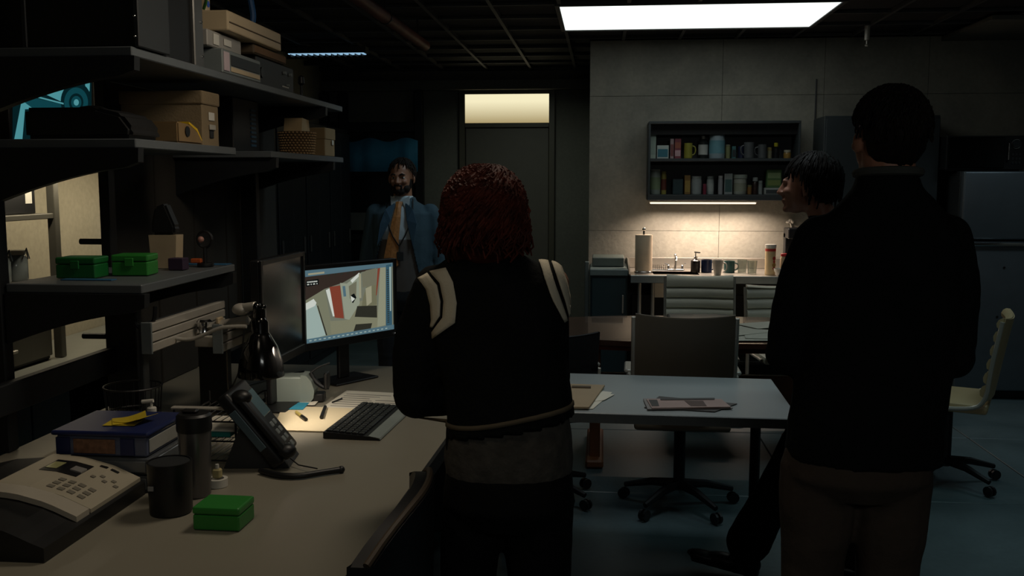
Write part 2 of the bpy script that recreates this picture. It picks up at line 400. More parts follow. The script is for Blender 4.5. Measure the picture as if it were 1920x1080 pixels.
for k, (y, w) in enumerate(((RY + .42, .1), (RY + .54, .1), (RY + .66, .26))):
    bm = BM(); bx(bm, X0 + .08, X0 + .3, y, y + w, .767 + .686, .767 + .686 + (.2, .2, .17)[k], .004)
    o = tag(obj('binder_box', bm, M_black), ('black file box at near end of upper rack shelf', 'thin black file box beside another on upper rack shelf', 'wide black box with white label on upper rack shelf')[k], 'box')
    if k == 2:
        bm = BM(); bx(bm, X0 + .301, X0 + .3025, y + .18, y + .23, 1.5, 1.56); obj('label_tag', bm, M_white, o)
# upper ledge carrying the strip lamp
bm = BM(); bx(bm, X0 + .002, X0 + .52, 3.3, 5.75, 1.715, 1.74, .003); o = tag(obj('wall_shelf', bm, M_dgrey), 'thin dark wall shelf above the lit rack on left wall', 'shelf')
bm = BM(); bx(bm, X0 + .41, X0 + .51, 3.7, 5.5, 1.68, 1.713, .003); obj('lamp_housing', bm, M_dgrey, o)
bm = BM(); bx(bm, X0 + .002, X0 + .02, 5.5, 6.3, .78, 2.3, .003); 
tag(obj('pin_board', bm, mat('olive_board', '#33332a', .8, var=.1)), 'dull olive board on the left wall behind the shelf posts', 'board')
# wall screen with a vehicle wheel
SXP = X0 + .06; ya, yb = P(24, 200, X=SXP).y, P(172, 200, X=SXP).y; za, zb2 = P(100, 268, X=SXP).z, P(100, 132, X=SXP).z
ws = thing('wall_screen', 'wall screen glowing teal with a dark vehicle wheel on it', 'screen', (X0 + .002, 0, 0))
bm = BM(); bx(bm, 0, .056, ya - .03, yb + .03, za - .03, zb2 + .04, .004); obj('casing', bm, M_black, ws)
sc_bm = BM(); lay2 = [0]
def flat(px_pts, mi):
    lay2[0] += 1; x = .0565 + .0004 * lay2[0]; vs = []
    for p in px_pts:
        w = P(p[0], p[1], X=SXP); vs.append(sc_bm.verts.new((x, w.y, w.z)))
    sc_bm.faces.new(vs).material_index = mi
def disc(c, r, mi, rx=.8): flat([(c[0] + r * rx * math.cos(2 * PI * k / 32), c[1] + r * math.sin(2 * PI * k / 32)) for k in range(32)], mi)
flat([(24, 268), (172, 262), (172, 134), (24, 140)], 2)
flat([(26, 266), (42, 264), (50, 172), (44, 172)], 0); flat([(66, 168), (64, 150), (152, 138), (152, 200), (118, 192)], 0); flat([(158, 140), (169, 139), (168, 170), (162, 186)], 0)
flat([(44, 205), (50, 180), (118, 196), (116, 206), (70, 206)], 1); flat([(44, 205), (46, 192), (62, 204)], 0)
flat([(88, 150), (112, 158), (108, 160), (86, 153)], 1)
disc((142, 190), 36, 2); disc((142, 192), 28, 1); disc((142, 192), 17, 2); disc((142, 192), 12, 1); disc((142, 192), 6, 0)
flat([(60, 178), (118, 193), (118, 196), (60, 181)], 0)
obj('picture', sc_bm, [emit('scr_cyan', '#5fb0b8', .6), emit('scr_teal', '#175660', .5), emit('scr_dark', '#0a2b30', .5)], ws)

# ================================================================ L desk
dk = thing('office_desk', 'long taupe laminate desk with black edge running along the left', 'desk', (0, 0, 0))
DZ = .75
pts = [(-1.86, 1.35), (-.565, 1.35), (-.50, 3.47), (-.50, 4.3), (-1.86, 4.3)]
bm = BM(); prism(bm, pts, DZ - .026, DZ); obj('top', bm, M_top, dk)
bm = BM()
e = [(-.575, 1.34), (-.555, 1.34), (-.488, 3.47), (-.508, 3.47)]
prism(bm, e, DZ - .05, DZ - .001); obj('edge_band', bm, M_black, dk)
for (x0, x1, y0, y1) in ((-1.84, -.62, 1.4, 1.44), (-1.84, -.62, 4.2, 4.24)):
    bm = BM(); bx(bm, x0, x1, y0, y1, .005, DZ - .028, .003); obj('leg_panel', bm, M_dgrey, dk)
bm = BM(); bx(bm, -1.85, -1.82, 1.45, 4.19, .3, DZ - .028, .003); obj('modesty_panel', bm, M_dgrey, dk)
bm = BM(); bx(bm, -1.3, -.85, 2.6, 3.1, .06, .7, .004); pd = tag(obj('pedestal', bm, M_dgrey), 'dark drawer pedestal standing under the taupe desk', 'drawer unit')
for z in (.08, .29, .5):
    b_ = BM(); bx(b_, -.848, -.832, 2.61, 3.09, z, z + .195, .003); d_ = obj('drawer', b_, M_dgrey, pd)
    b_ = BM(); bx(b_, -.83, -.82, 2.78, 2.92, z + .12, z + .135, .002); obj('handle', b_, M_alu, d_)
# ================================================================ shelving above the desk
sh = thing('shelving_unit', 'tall dark metal shelving with curved brackets above the desk', 'shelving', (0, 0, 0))
M_brk = mat('bracket_metal', '#15181b', .55, .2, var=.05)
SX0, SX1 = -1.84, -1.4
def shelf(y0, y1, z, x1=SX1):
    bm = BM(); bx(bm, SX0, x1, y0, y1, z - .028, z, .003); return obj('shelf', bm, M_shelfm, sh)
Z1, Z2, Z3 = 2.0, 1.728, 1.285
shelf(2.8, 5.14, Z1); shelf(2.8, 3.6, Z2); shelf(4.0, 5.14, Z2); shelf(2.8, 3.55, Z3)
def bracket(y, z, d0=.16, d1=.055):
    n = 10; lo = [(SX0 + (SX1 + .01 - SX0) * k / n, z - .029 - d1 - (d0 - d1) * (1 - k / n) ** 1.6) for k in range(n + 1)]
    lo[-1] = (SX1 + .01, z - .029 - d1 * .75); 
    p = lo + [(SX1 + .012, z - .029), (SX0, z - .029)]
    bm = BM(); prism(bm, p, y, y + .035, 'y'); obj('bracket', bm, M_brk, sh)
for y, z in ((2.79, Z1), (4.78, Z1), (2.79, Z2), (4.02, Z2), (4.9, Z2), (2.79, Z3), (3.5, Z3)): bracket(y, z)
for (xa, xb, y, z1) in ((-1.95, -1.845, 2.78, 2.6), (-1.84, -1.72, 3.38, 1.99), (-1.82, -1.74, 4.72, 2.3)):
    zb = DZ + .002
    bm = BM(); bx(bm, xa, xb, y, y + .05, zb, z1 if z1 > 2.2 else 1.25, .003); obj('upright', bm, M_brk, sh)
bm = BM(); bx(bm, -1.84, -1.802, 3.38, 3.43, 1.25, 2.3, .003); obj('upright', bm, M_brk, sh)
bm = BM(); bx(bm, -1.835, -1.8, 2.0, 3.38, .89, .985, .004); obj('cross_rail', bm, M_brk, sh)
for p_ in ((170, 453), (175, 630)):
    c = P(*p_, Y=3.4); bm = BM(); tube(bm, [(c.x - .04, 3.4, c.z), (c.x + .05, 3.4, c.z)], .011, 8); obj('peg', bm, M_black, sh)
for k, (pa, pb) in enumerate((((225, 330), (300, 640)), ((300, 330), (372, 640)), ((375, 330), (455, 660)))):
    y = 4.3 + k * .05; a, b = P(*pa, Y=y), P(*pb, Y=y)
bm = BM(); bx(bm, -1.86, -1.835, 3.45, 5.3, .76, 1.98, .003)
for k in range(5):
    b_ = BM(); y = 3.46 + k * .37; bx(b_, -1.858, -1.838, y, y + .36, DZ + .002, 1.97, .004)
    obj('fabric_panel', b_, mat('screen_fabric', '#26231d', .95, var=.15, bump=.2, bscale=300), sh)
bm.free()
# ---- top shelf things
M_case = mat('case_black', '#0c0d0e', .5, var=.1); M_tan = mat('cream_casing', '#b5a283', .5, var=.05); M_brown = mat('brown_board', '#4e4130', .75, var=.12)
def rivets(parent, pts, r=.006):
    for p in pts:
        bm = BM(); sph(bm, p, r, 8); obj('rivet', bm, M_chrome, parent, True)
c1 = thing('flight_case', 'large black riveted case at near end of the top shelf', 'case', (-1.56, 2.93, Z1 + .002))
bm = BM(); bx(bm, -.32, .17, -.1, .1, 0, .26, .008, seg=2); obj('body', bm, M_case, c1)
for x in (-.2, .155): 
    bm = BM(); bx(bm, x, x + .017, -.104, .104, -.0, .262, .003); obj('corner_strip', bm, M_dgrey, c1)
rivets(c1, [(.16, -.106, .03), (.16, -.106, .09), (.16, -.106, .15)], .004)
c2 = thing('flight_case', 'second black case with a metal edge on the top shelf', 'case', (-1.56, 3.24, Z1 + .002))
bm = BM(); bx(bm, -.22, .12, -.16, .15, 0, .3, .01, seg=2); obj('body', bm, M_case, c2)
bm = BM(); bx(bm, .105, .132, .08, .156, .0, .302, .004); obj('corner_strip', bm, mat('edge_metal', '#5c5b58', .4, .6), c2)
rivets(c2, [(.133, .14, .04), (.133, .14, .16)], .005)
td = thing('tape_deck', 'black tape deck with tiny knobs at far part of top shelf', 'electronics', (-1.56, 4.17, Z1 + .002))
bm = BM(); bx(bm, -.16, .13, -.24, .24, 0, .115, .004); obj('body', bm, M_case, td)
for y, z, r in ((.1, .08, .008), (.18, .08, .008), (.14, .03, .005), (-.2, .05, .022)):
    bm = BM(); tube(bm, [(.13, y, z), (.142, y, z)], r, 12); obj('knob', bm, M_grey if r < .02 else M_black, td)
bm = BM()
for k in range(6): bx(bm, .1305, .131, .08 + k * .015, .09 + k * .015, .018, .024)
obj('front_marking', bm, M_white, td)
vd = thing('video_deck', 'grey video deck with a cassette slot, left of black deck', 'electronics', (-1.56, 3.72, Z1 + .002))
bm = BM(); bx(bm, -.16, .15, -.2, .2, 0, .09, .004); obj('body', bm, M_grey, vd)
bm = BM(); bx(bm, .149, .153, -.12, .185, .035, .075, .001); obj('cassette_slot', bm, M_black, vd)
bm = BM(); bx(bm, .149, .153, -.12, .185, .012, .03, .001); obj('trim_strip', bm, M_tan, vd)
bm = BM(); bx(bm, .149, .154, -.19, -.14, .01, .08, .001); obj('side_label', bm, mat('pale_pink', '#b8a6ac', .6), vd)
s2 = thing('radio_case', 'light grey slim unit lying on top of the grey video deck', 'electronics', (-1.58, 3.66, Z1 + .094))
bm = BM(); bx(bm, -.13, .14, -.2, .13, 0, .06, .004); obj('body', bm, mat('light_grey', '#8f8c86', .5), s2)
bm = BM(); bx(bm, .141, .144, -.05, .02, .02, .045, .001); obj('front_marking', bm, M_white, s2)
bm = BM(); bx(bm, .141, .144, -.15, -.1, .01, .05, .001); obj('front_sticker', bm, M_white, s2)
bk = thing('ledger_book', 'brown bound ledger under the cream box on the top shelf', 'book', (-1.56, 4.08, Z1 + .119))
bm = BM(); bx(bm, -.15, .14, -.2, .2, 0, .04, .006); obj('cover', bm, M_brown, bk)
bm = BM(); bx(bm, -.145, .1415, -.194, .194, .006, .034, .001); obj('pages', bm, mat('page_brown', '#6b5138', .8), bk)
cb = thing('cream_modem', 'flat cream plastic box topping the stack on the top shelf', 'electronics', (-1.55, 3.86, Z1 + .162))
bm = BM(); bx(bm, -.16, .15, -.3, .3, 0, .075, .006, seg=2); obj('body', bm, M_tan, cb)
bm = BM(); bx(bm, .1505, .153, -.29, .29, .03, .034); obj('groove', bm, M_brown, cb)
M_green = mat('green_plastic', '#2a7a2e', .4, var=.04); M_lime = mat('lime_plastic', '#6f9f30', .4)
tb = thing('toy_block', 'small wooden block with blue dot and lime clip on cream box', 'toy', (-1.52, 3.62, Z1 + .239))
bm = BM(); bx(bm, -.02, .02, -.02, .02, 0, .07, .003); obj('block', bm, M_tan, tb)
bm = BM(); tube(bm, [(.0201, 0, .03), (.022, 0, .03)], .012, 14); obj('dot', bm, mat('blue_dot', '#2c55b8', .5), tb)
bm = BM(); tube(bm, [(-.01, -.01, .072), (.0, -.02, .1), (.02, 0, .085)], .008, 8, smooth_iter=1); obj('clip', bm, M_lime, tb)
bm = BM(); tube(bm, [(-1.50, 3.45, Z1 + .246), (-1.47, 3.49, Z1 + .275), (-1.47, 3.54, Z1 + .275), (-1.50, 3.58, Z1 + .246)], .006, 8, smooth_iter=2); tag(obj('green_cable', bm, M_green, None, True), 'short bright green cable looped on cream box', 'cable')
bm = BM(); tube(bm, [(-1.47, 4.0, Z1 + .246), (-1.465, 4.01, Z1 + .29), (-1.47, 4.0, Z1 + .34), (-1.48, 3.99, Z1 + .43)], .013, 8, smooth_iter=2); tag(obj('blue_cable', bm, mat('blue_cable', '#1d4a78', .5), None, True), 'thick blue cable rising from the far end of cream box', 'cable')
bm = BM(); lathe(bm, [(0, 0), (.02, 0), (.02, .006), (.006, .012), (.006, .06), (.016, .07), (.014, .1), (0, .11)], (-1.46, 4.62, Z1 + .002), 12); tag(obj('microphone', bm, M_case, None, True), 'small dark microphone stand at far end of top shelf', 'microphone')
# ---- second shelf things
ab = thing('archive_box', 'brown archive box with label holder on the second shelf', 'box', (-1.61, 3.51, Z2 + .002))
M_box = mat('archive_board', '#7a6a50', .85, var=.08, bump=.15, bscale=120)
bm = BM(); bx(bm, -.16, .15, -.075, .075, 0, .165, .003); obj('body', bm, M_box, ab)
bm = BM(); bx(bm, -.165, .156, -.08, .08, .15, .2, .006, seg=2); obj('lid', bm, M_box, ab)
bm = BM(); bx(bm, .151, .154, -.02, .03, .095, .125, .001); obj('label_tag', bm, M_white, ab)
bm = BM(); bx(bm, .151, .158, -.02, .03, .06, .08, .002); obj('latch', bm, M_alu, ab)
bm = BM(); bx(bm, .151, .153, -.015, .02, .03, .058, .002); obj('finger_hole', bm, M_black, ab)
bg = thing('equipment_bag', 'black soft bag at near end of the second shelf', 'bag', (-1.6, 2.93, Z2 + .002))
bl = P(44, 230, Y=2.83).x + 1.6; bm = BM(); prism(bm, [(bl, 0), (.17, 0), (.175, .03), (.14, .075), (.06, .095), (bl, .095)], -.1, .1, 'y'); bmesh.ops.bevel(bm, geom=bm.edges[:], offset=.012, segments=2, affect='EDGES'); obj('body', bm, M_case, bg, True)
bm = BM(); tube(bm, [(-.06, 0, .09), (-.03, 0, .1), (.02, 0, .1), (.05, 0, .088)], .007, 8, smooth_iter=1); obj('handle', bm, M_case, bg, True)
tm = thing('tape_measure', 'yellow and brown tape measure case in front of archive box', 'tool', (-1.48, 3.24, Z2 + .002))
bm = BM(); prism(bm, [(-.1, 0), (.1, 0), (.1, .012), (.06, .045), (.0, .065), (-.1, .07)], -.045, .06, 'x', M=RZ(0)); bmesh.ops.bevel(bm, geom=bm.edges[:], offset=.005, segments=2, affect='EDGES'); obj('body', bm, mat('tan_leather', '#77603f', .6), tm, True)
bm = BM(); prism(bm, [(.1, .012), (.062, .046), (.0, .067), (.0, .075), (.068, .054), (.107, .016)], -.04, .055, 'x'); obj('yellow_strip', bm, mat('yellow', '#c9a413', .5), tm)
bm = BM(); tube(bm, [(.061, -.03, .04), (.064, -.03, .04)], .018, 14); obj('button', bm, M_black, tm)
bs = thing('woven_basket', 'small woven basket with folded top on far second shelf', 'basket', (-1.52, 4.72, Z2 + .002))
M_wk = mat('wicker', '#a08057', .8, var=.2); M_card = mat('cardboard', '#8a7350', .85, var=.08)
bm = BM(); lathe(bm, [(0, 0), (.078, 0), (.09, .115), (.08, .115), (.07, .01), (0, .01)], n=20); obj('shell', bm, mat('wicker_dark', '#4a3820', .9), bs, True)
bm = BM()
for r in range(9):
    for k in range(30):
        a = 2 * PI * (k + .5 * (r % 2)) / 30; rr = .0795 + .0115 * r / 9 + .001
        sph(bm, (rr * math.cos(a), rr * math.sin(a), .008 + r * .0125), (.0062, .0062, .0048), 6)
w_ = obj('weave', bm, M_wk, bs); w_['kind'] = 'stuff'
bm = BM(); prism(bm, [(-.07, .1), (.07, .1), (.055, .175), (-.05, .18)], -.045, .045, 'x'); obj('folded_liner', bm, mat('liner', '#b39a72', .8), bs)
bb = thing('cardboard_box', 'small tan cardboard box right of the woven basket', 'box', (-1.5, 4.97, Z2 + .002))
bm = BM(); bx(bm, -.09, .075, -.09, .09, 0, .09, .003); obj('body', bm, M_card, bb)
bm = BM(); bx(bm, -.094, .079, -.094, .094, .085, .145, .004); obj('lid', bm, M_card, bb)
bm = BM(); bx(bm, .0795, .082, .02, .05, .06, .085, .001); obj('label_tag', bm, M_white, bb)
dp = thing('desktop_computer', 'dark computer tower with vent slots at back of far shelf', 'computer', (-1.7, 4.3, Z2 + .002))
bm = BM(); bx(bm, -.08, .08, -.16, .16, 0, .24, .004); obj('body', bm, M_case, dp)
for k in range(9):
    bm = BM(); bx(bm, .081, .085, .05, .11, .03 + k * .02, .04 + k * .02); obj('vent_slat', bm, mat('vent_blue', '#28506a', .5), dp)
# ---- third shelf things
def green_case(name, label, loc, rz, m, w=.13, d=.085, h=.07, clasp=True):
    t = thing(name, label, 'box', loc, rz)
    bm = BM(); bx(bm, -w / 2, w / 2, -d / 2, d / 2, 0, h * .66, .004, seg=2); obj('base', bm, m, t)
    bm = BM(); bx(bm, -w / 2 - .001, w / 2 + .001, -d / 2 - .001, d / 2 + .001, h * .68, h, .005, seg=2); obj('lid', bm, m, t)
    if clasp: bm = BM(); bx(bm, -.015, .015, -d / 2 - .006, -d / 2 - .001, h * .45, h * .85, .002); obj('clasp', bm, m, t)
    return t
green_case('index_box', 'dark green plastic box on lower shelf, nearer the left edge', (-1.70, 3.0, Z3 + .002), .05, mat('green_dark', '#12602a', .45), .13, .1, .068)
green_case('index_box', 'bright green plastic box on lower shelf beside purple carton', (-1.57, 3.1, Z3 + .002), .1, M_green, .12, .1, .07)
pc = thing('paper_tray_box', 'small cream open carton on the lower shelf', 'carton', (-1.58, 3.36, Z3 + .002))
bm = BM(); cup(bm, .05, .055, .0, .004) if False else prism(bm, [(-.045, 0), (.045, 0), (.052, .12), (-.052, .12)], -.03, .03, 'y'); obj('carton', bm, mat('cream_carton', '#a8977a', .8), pc)
bm = BM(); prism(bm, [(-.042, .121), (.042, .121), (.045, .15), (.01, .235), (-.03, .22), (-.045, .15)], -.025, .025, 'y'); bmesh.ops.bevel(bm, geom=bm.edges[:], offset=.008, segments=2, affect='EDGES'); obj('dark_contents', bm, M_case, pc)
bm = BM(); bx(bm, -1.53, -1.475, 3.26, 3.31, Z3 + .002, Z3 + .044, .002); tag(obj('purple_carton', bm, mat('purple_card', '#2f1f35', .6)), 'tiny dark purple carton beside the bright green box', 'carton')
fg = thing('ring_magnifier', 'black ring magnifier with pink knob standing on lower shelf', 'magnifier', (-1.46, 3.42, Z3 + .002))
bm = BM(); can(bm, .03, .012, n=16); tube(bm, [(0, 0, .01), (0, 0, .07)], .008, 8); obj('stand', bm, M_case, fg, True)
bm = BM(); tube(bm, [(.028 * math.cos(a), 0, .1 + .03 * math.sin(a)) for a in [2 * PI * k / 20 for k in range(21)]], .005, 6); obj('ring', bm, M_case, fg, True)
bm = BM(); sph(bm, (-.012, -.008, .1), .012, 10); obj('knob', bm, mat('dull_pink', '#a07468', .5), fg, True)
bm = BM(); bx(bm, -.05, -.01, -.02, .0, 0.013, .03, .003); obj('orange_clip', bm, mat('orange', '#a84d20', .5), fg)
bm = BM(); bx(bm, -1.60, -1.41, 3.49, 3.547, Z3 + .001, Z3 + .003); bx(bm, -1.72, -1.55, 2.9, 2.935, Z3 + .001, Z3 + .004); tag(obj('blue_sheet', bm, mat('blue_sheet', '#2b5d80', .6)), 'blue plastic sheets lying flat on lower shelf', 'sheet')

# ================================================================ desk things
D = DZ + .0015
def on(px, py, z=D): return P(px, py, z=z)
# monitors
def monitor(label, p_near, p_far, z0, z1, picture, bez=.018):
    """screen plane from near bottom corner to far bottom corner, facing to the right of the direction of travel"""
    a, b = Vector(p_near), Vector(p_far); w = (b - a).length; ang = math.atan2((b - a).y, (b - a).x)
    c = (a + b) / 2; t = thing('computer_monitor', label, 'monitor', (c.x, c.y, D), ang)
    h0, h1 = z0 - D, z1 - D
    bm = BM(); bx(bm, -w / 2 - bez, w / 2 + bez, .001, .035, h0 - bez * 1.8, h1 + bez, .004); 
    bx(bm, -w / 2 - bez, -w / 2, -.008, .001, h0 - bez * 1.8, h1 + bez, .002); bx(bm, w / 2, w / 2 + bez, -.008, .001, h0 - bez * 1.8, h1 + bez, .002)
    bx(bm, -w / 2, w / 2, -.008, .001, h1, h1 + bez, .002); bx(bm, -w / 2, w / 2, -.008, .001, h0 - bez * 1.8, h0, .002)
    obj('casing', bm, M_black, t)
    bm = BM(); prism(bm, [(-w * .18, h0 + .04), (w * .18, h0 + .04), (w * .14, h1 - .05), (-w * .14, h1 - .05)], .036, .06, 'y'); obj('back_housing', bm, M_black, t)
    bm = BM(); bx(bm, -.03, .03, .045, .065, .008, h0 + .08, .004); obj('stand_neck', bm, M_black, t)
    bm = BM(); bx(bm, -.12, .12, -.04, .12, 0, .008, .003); obj('stand_base', bm, M_black, t)
    return t, w, h0, h1
mn, w, h0, h1 = monitor('switched-on monitor showing a security camera view of a hallway', P(572, 668, Y=3.75).xy.to_3d(), P(738, 640, Y=4.17).xy.to_3d(), .945, 1.243, True)
bm = BM(); sph(bm, (w / 2 + .004, -.009, h0 - .018), .003, 8); obj('power_light', bm, emit('led_white', '#ffffff', 3.0), mn, True)
cols = {'bg': '#7c8070', 'wall': '#84866f', 'ceil': '#3a302a', 'lpan': '#a9bdb6', 'white': '#dfe4da', 'red': '#8a4534', 'door': '#9ea591', 'dk': '#33332b', 'floor': '#8b8b72',
        'rwall': '#9a9c84', 'bar': '#5a7884', 'side': '#3a5f70', 'black': '#101414', 'glass': '#7b7a66', 'fl2': '#7a795f', 'lite': '#a8a58a'}
keys = list(cols); pm = [emit('scr_' + k, cols[k], .72) for k in keys]
bm = BM(); lay = [0]
def pg(key, *p):
    lay[0] += 1; y = -.0003 - lay[0] * .00006
    vs = [bm.verts.new((-w / 2 + u * w, y, h1 - v * (h1 - h0))) for u, v in p]; bm.faces.new(vs).material_index = keys.index(key)
pg('bg', (0, 0), (1, 0), (1, 1), (0, 1))
pg('bar', (0, 0), (1, 0), (1, .06), (0, .09)); pg('lite', (.05, .045), (.22, .04), (.22, .065), (.05, .07))
pg('ceil', (0, .09), (.84, .06), (.62, .1), (.42, .22), (.22, .28), (.0, .42)); 
for k in range(7): pg('dk', (.25 + k * .07, .085), (.285 + k * .07, .08), (.28 + k * .07, .1), (.255 + k * .07, .11))
pg('wall', (0, .42), (.22, .28), (.3, .93), (0, .97)); pg('lpan', (.02, .5), (.12, .46), (.22, .93), (.02, .96)); pg('white', (0, .46), (.1, .4), (.13, .46), (.11, .5), (0, .55))
pg('dk', (.135, .5), (.145, .5), (.235, .93), (.22, .93))
pg('floor', (.27, .74), (.45, .76), (.55, .6), (.6, .52), (.8, .45), (.82, .95), (.28, .93))
pg('white', (.23, .3), (.27, .28), (.33, .68), (.3, .68)); pg('red', (.27, .26), (.385, .255), (.42, .73), (.32, .7))
pg('door', (.385, .22), (.46, .24), (.6, .12), (.6, .55), (.48, .76), (.43, .74)); pg('glass', (.48, .28), (.57, .22), (.56, .46), (.49, .46)); pg('bar', (.41, .27), (.44, .27), (.45, .42), (.42, .42))
pg('white', (.5, .2), (.6, .1), (.61, .14), (.52, .24)); pg('lite', (.595, .12), (.62, .12), (.62, .47), (.595, .47))
pg('glass', (.63, .12), (.68, .08), (.8, .06), (.8, .3), (.64, .32)); pg('fl2', (.64, .46), (.68, .32), (.8, .3), (.8, .6), (.62, .6))
pg('lite', (.67, .34), (.74, .31), (.74, .55), (.68, .6)); pg('red', (.815, .07), (.845, .06), (.8, .46), (.79, .46))
pg('dk', (.57, .58), (.8, .61), (.8, .79), (.54, .73)); pg('dk', (.55, .84), (.74, .86), (.72, .95), (.52, .95))
pg('rwall', (.845, .06), (.91, .06), (.9, .92), (.8, .93)); pg('side', (.915, .03), (.98, .02), (.98, .94), (.905, .93)); pg('lpan', (.955, .06), (.975, .06), (.97, .72), (.955, .72))
for k in range(26): pg('dk', (.92, .1 + k * .031), (.945, .1 + k * .031), (.945, .113 + k * .031), (.92, .113 + k * .031))
pg('black', (.5, .41), (.535, .39), (.56, .455), (.52, .53), (.5, .5)); pg('white', (.495, .42), (.545, .47), (.505, .51))
pg('bar', (0, .94), (1, .93), (1, 1), (0, 1))
for k in range(18): pg('lpan', (.04 + k * .05, .962), (.065 + k * .05, .962), (.065 + k * .05, .976), (.04 + k * .05, .976))
pg('black', (.02, .14), (.15, .13), (.15, .21), (.02, .22))
for k in range(9): pg('white', (.03 + k * .012, .152), (.039 + k * .012, .152), (.039 + k * .012, .17), (.03 + k * .012, .17))
for k in (0, 1, 3, 5, 6, 8): pg('white', (.03 + k * .012, .185), (.039 + k * .012, .185), (.039 + k * .012, .202), (.03 + k * .012, .202))
obj('screen', bm, pm, mn)
mn2, w2_, a_, b_ = monitor('switched-off black monitor turned side-on beside the lamp', P(492, 600, Y=3.27).xy.to_3d(), P(568, 600, Y=3.70).xy.to_3d(), .955, 1.305, False)
bm = BM(); bx(bm, -w2_ / 2, w2_ / 2, -.001, .001, a_, b_); obj('screen', bm, mat('screen_off', '#1b2022', .18, var=.05), mn2)
# slatted aluminium rails for the lamp and monitor arm
def rail(label, x, y0, y1, z0, z1):
    t = thing('mounting_rail', label, 'rail', (x, y0, z0)); L_ = y1 - y0; H = z1 - z0
    for k in range(3):
        bm = BM(); bx(bm, -.01, .012, 0, L_, H * k / 3 + .002, H * (k + 1) / 3 - .002, .003); obj('slat', bm, M_alu, t)
    bm = BM(); bx(bm, -.02, -.01, .005, L_ - .005, .0, H, .001); obj('back_plate', bm, M_dgrey, t)
    bm = BM(); bx(bm, -.022, .015, -.008, -.0005, -.002, H + .002, .002); obj('end_cap', bm, M_grey, t)
    return t
rail('long aluminium slatted rail bolted behind the desk lamp', -1.46, 2.95, 3.56, 1.045, 1.145)
rail('shorter aluminium slatted rail low behind the black lamp shade', -1.335, 3.22, 3.72, 1.0, 1.10)
po = P(362, 750, Y=3.3)
bm = BM(); bx(bm, -1.475 , -1.365, 3.36, 3.40, D, 1.03, .004); pst = tag(obj('rail_post', bm, M_black), 'black post holding the aluminium rails above the desk', 'post')
bm = BM(); bx(bm, -1.475, -1.365, 3.33, 3.358, 1.0, 1.04, .003); obj('clamp', bm, M_alu, pst)
bm = BM(); bx(bm, -1.5, -1.485, 2.96, 3.0, D, 1.14, .003); obj('support', bm, M_dgrey, pst)
# desk lamp: black bell shade on an aluminium arm
c0 = P(490, 705, Y=3.2)
lp = thing('desk_lamp', 'black bell-shaded desk lamp on a curved metal arm', 'lamp', (c0.x, 3.2, c0.z))
bm = BM(); lathe(bm, [(.079, 0), (.080, .008), (.074, .055), (.058, .105), (.036, .145), (.03, .155), (.03, .19), (.02, .205), (0, .208), (0, .200), (.017, .198), (.026, .187), (.027, .157), (.054, .103), (.070, .053), (.076, .004)], n=36)
obj('lamp_shade', bm, mat('gloss_black', '#080808', .16, var=.03, coat=.8), lp, True)
bm = BM(); can(bm, .022, .035, z0=.205, n=18); sph(bm, (-.01, -.0, .243), .017, 12); sph(bm, (.014, 0, .243), .012, 12); obj('joint_knob', bm, mat('gloss_black', '#080808'), lp, True)
bm = BM(); sph(bm, (0, 0, .06), .03, 14); obj('bulb', bm, emit('bulb_glow', '#ffe2b0', 1.0), lp, True)
a1 = P(462, 578, Y=3.2); a2 = P(445, 590, Y=3.25); a3 = P(345, 620, Y=3.25)
def rel(p): return Vector(p) - Vector(lp.location)
bm = BM(); sph(bm, rel(P(452, 580, Y=3.22)), (.032, .026, .022), 16); tube(bm, [rel(P(452, 577, Y=3.22)), rel(P(478, 574, Y=3.2)), rel(P(484, 580, Y=3.2))], [.014, .016, .012], 12); obj('head_joint', bm, M_alu, lp, True)
bm = BM(); A, B = rel(P(465, 600, Y=3.22)), rel(P(368, 618, Y=3.30)); tube(bm, [A, B], .017, 4); obj('arm', bm, M_alu, lp)
bm = BM(); q = rel(P(383, 612, Y=3.28)); lathe(bm, [(0, -.028), (.026, -.028), (.03, -.02), (.024, 0), (.028, .018), (.02, .026), (0, .026)], q, 20); obj('elbow_joint', bm, M_chrome, lp, True)
bm = BM(); q = rel(P(412, 606, Y=3.27)); bx(bm, q.x - .006, q.x + .006, q.y - .022, q.y + .022, q.z - .022, q.z + .022, .003); obj('collar_band', bm, M_tan, lp)
bm = BM(); q = rel(P(350, 622, Y=3.30)); bx(bm, q.x - .035, q.x + .03, q.y - .02, q.y + .06, q.z - .02, q.z + .022, .006, seg=2); obj('rail_bracket', bm, M_alu, lp)
bm = BM(); tube(bm, [rel(P(*p, Y=3.12)) for p in ((283, 617), (300, 622), (325, 634), (355, 638), (385, 627), (412, 614), (440, 612), (462, 612))], .0065, 8, smooth_iter=2); obj('spring_tube', bm, M_alu, lp, True)
bm = BM(); tube(bm, [rel(P(*p, Y=3.16)) for p in ((458, 616), (456, 640), (452, 680), (446, 705), (430, 735))] + [rel(P(400, 752, z=D + .004))], .003, 6, smooth_iter=2); obj('power_cord', bm, M_black, lp, True)
# hook and hanging cable near the rail
hk = thing('cable_hook', 'black hooked cable clamp hanging in front of the rail', 'hook', (0, 0, 0))
hp = lambda px, py: P(px, py, Y=2.99)
bm = BM(); tube(bm, [hp(255, 575), hp(252, 600), hp(262, 618), hp(278, 618), hp(290, 600), hp(291, 575)], .007, 8, smooth_iter=2); obj('hook', bm, M_black, hk, True)
bm = BM(); sph(bm, hp(277, 640), (.02, .014, .024), 12); obj('clamp_disc', bm, M_black, hk, True)
bm = BM(); tube(bm, [hp(268, 618), hp(266, 660), P(270, 735, Y=2.99), P(278, 768, Y=3.02)], .004, 6, smooth_iter=2); obj('hanging_cable', bm, M_black, hk, True)
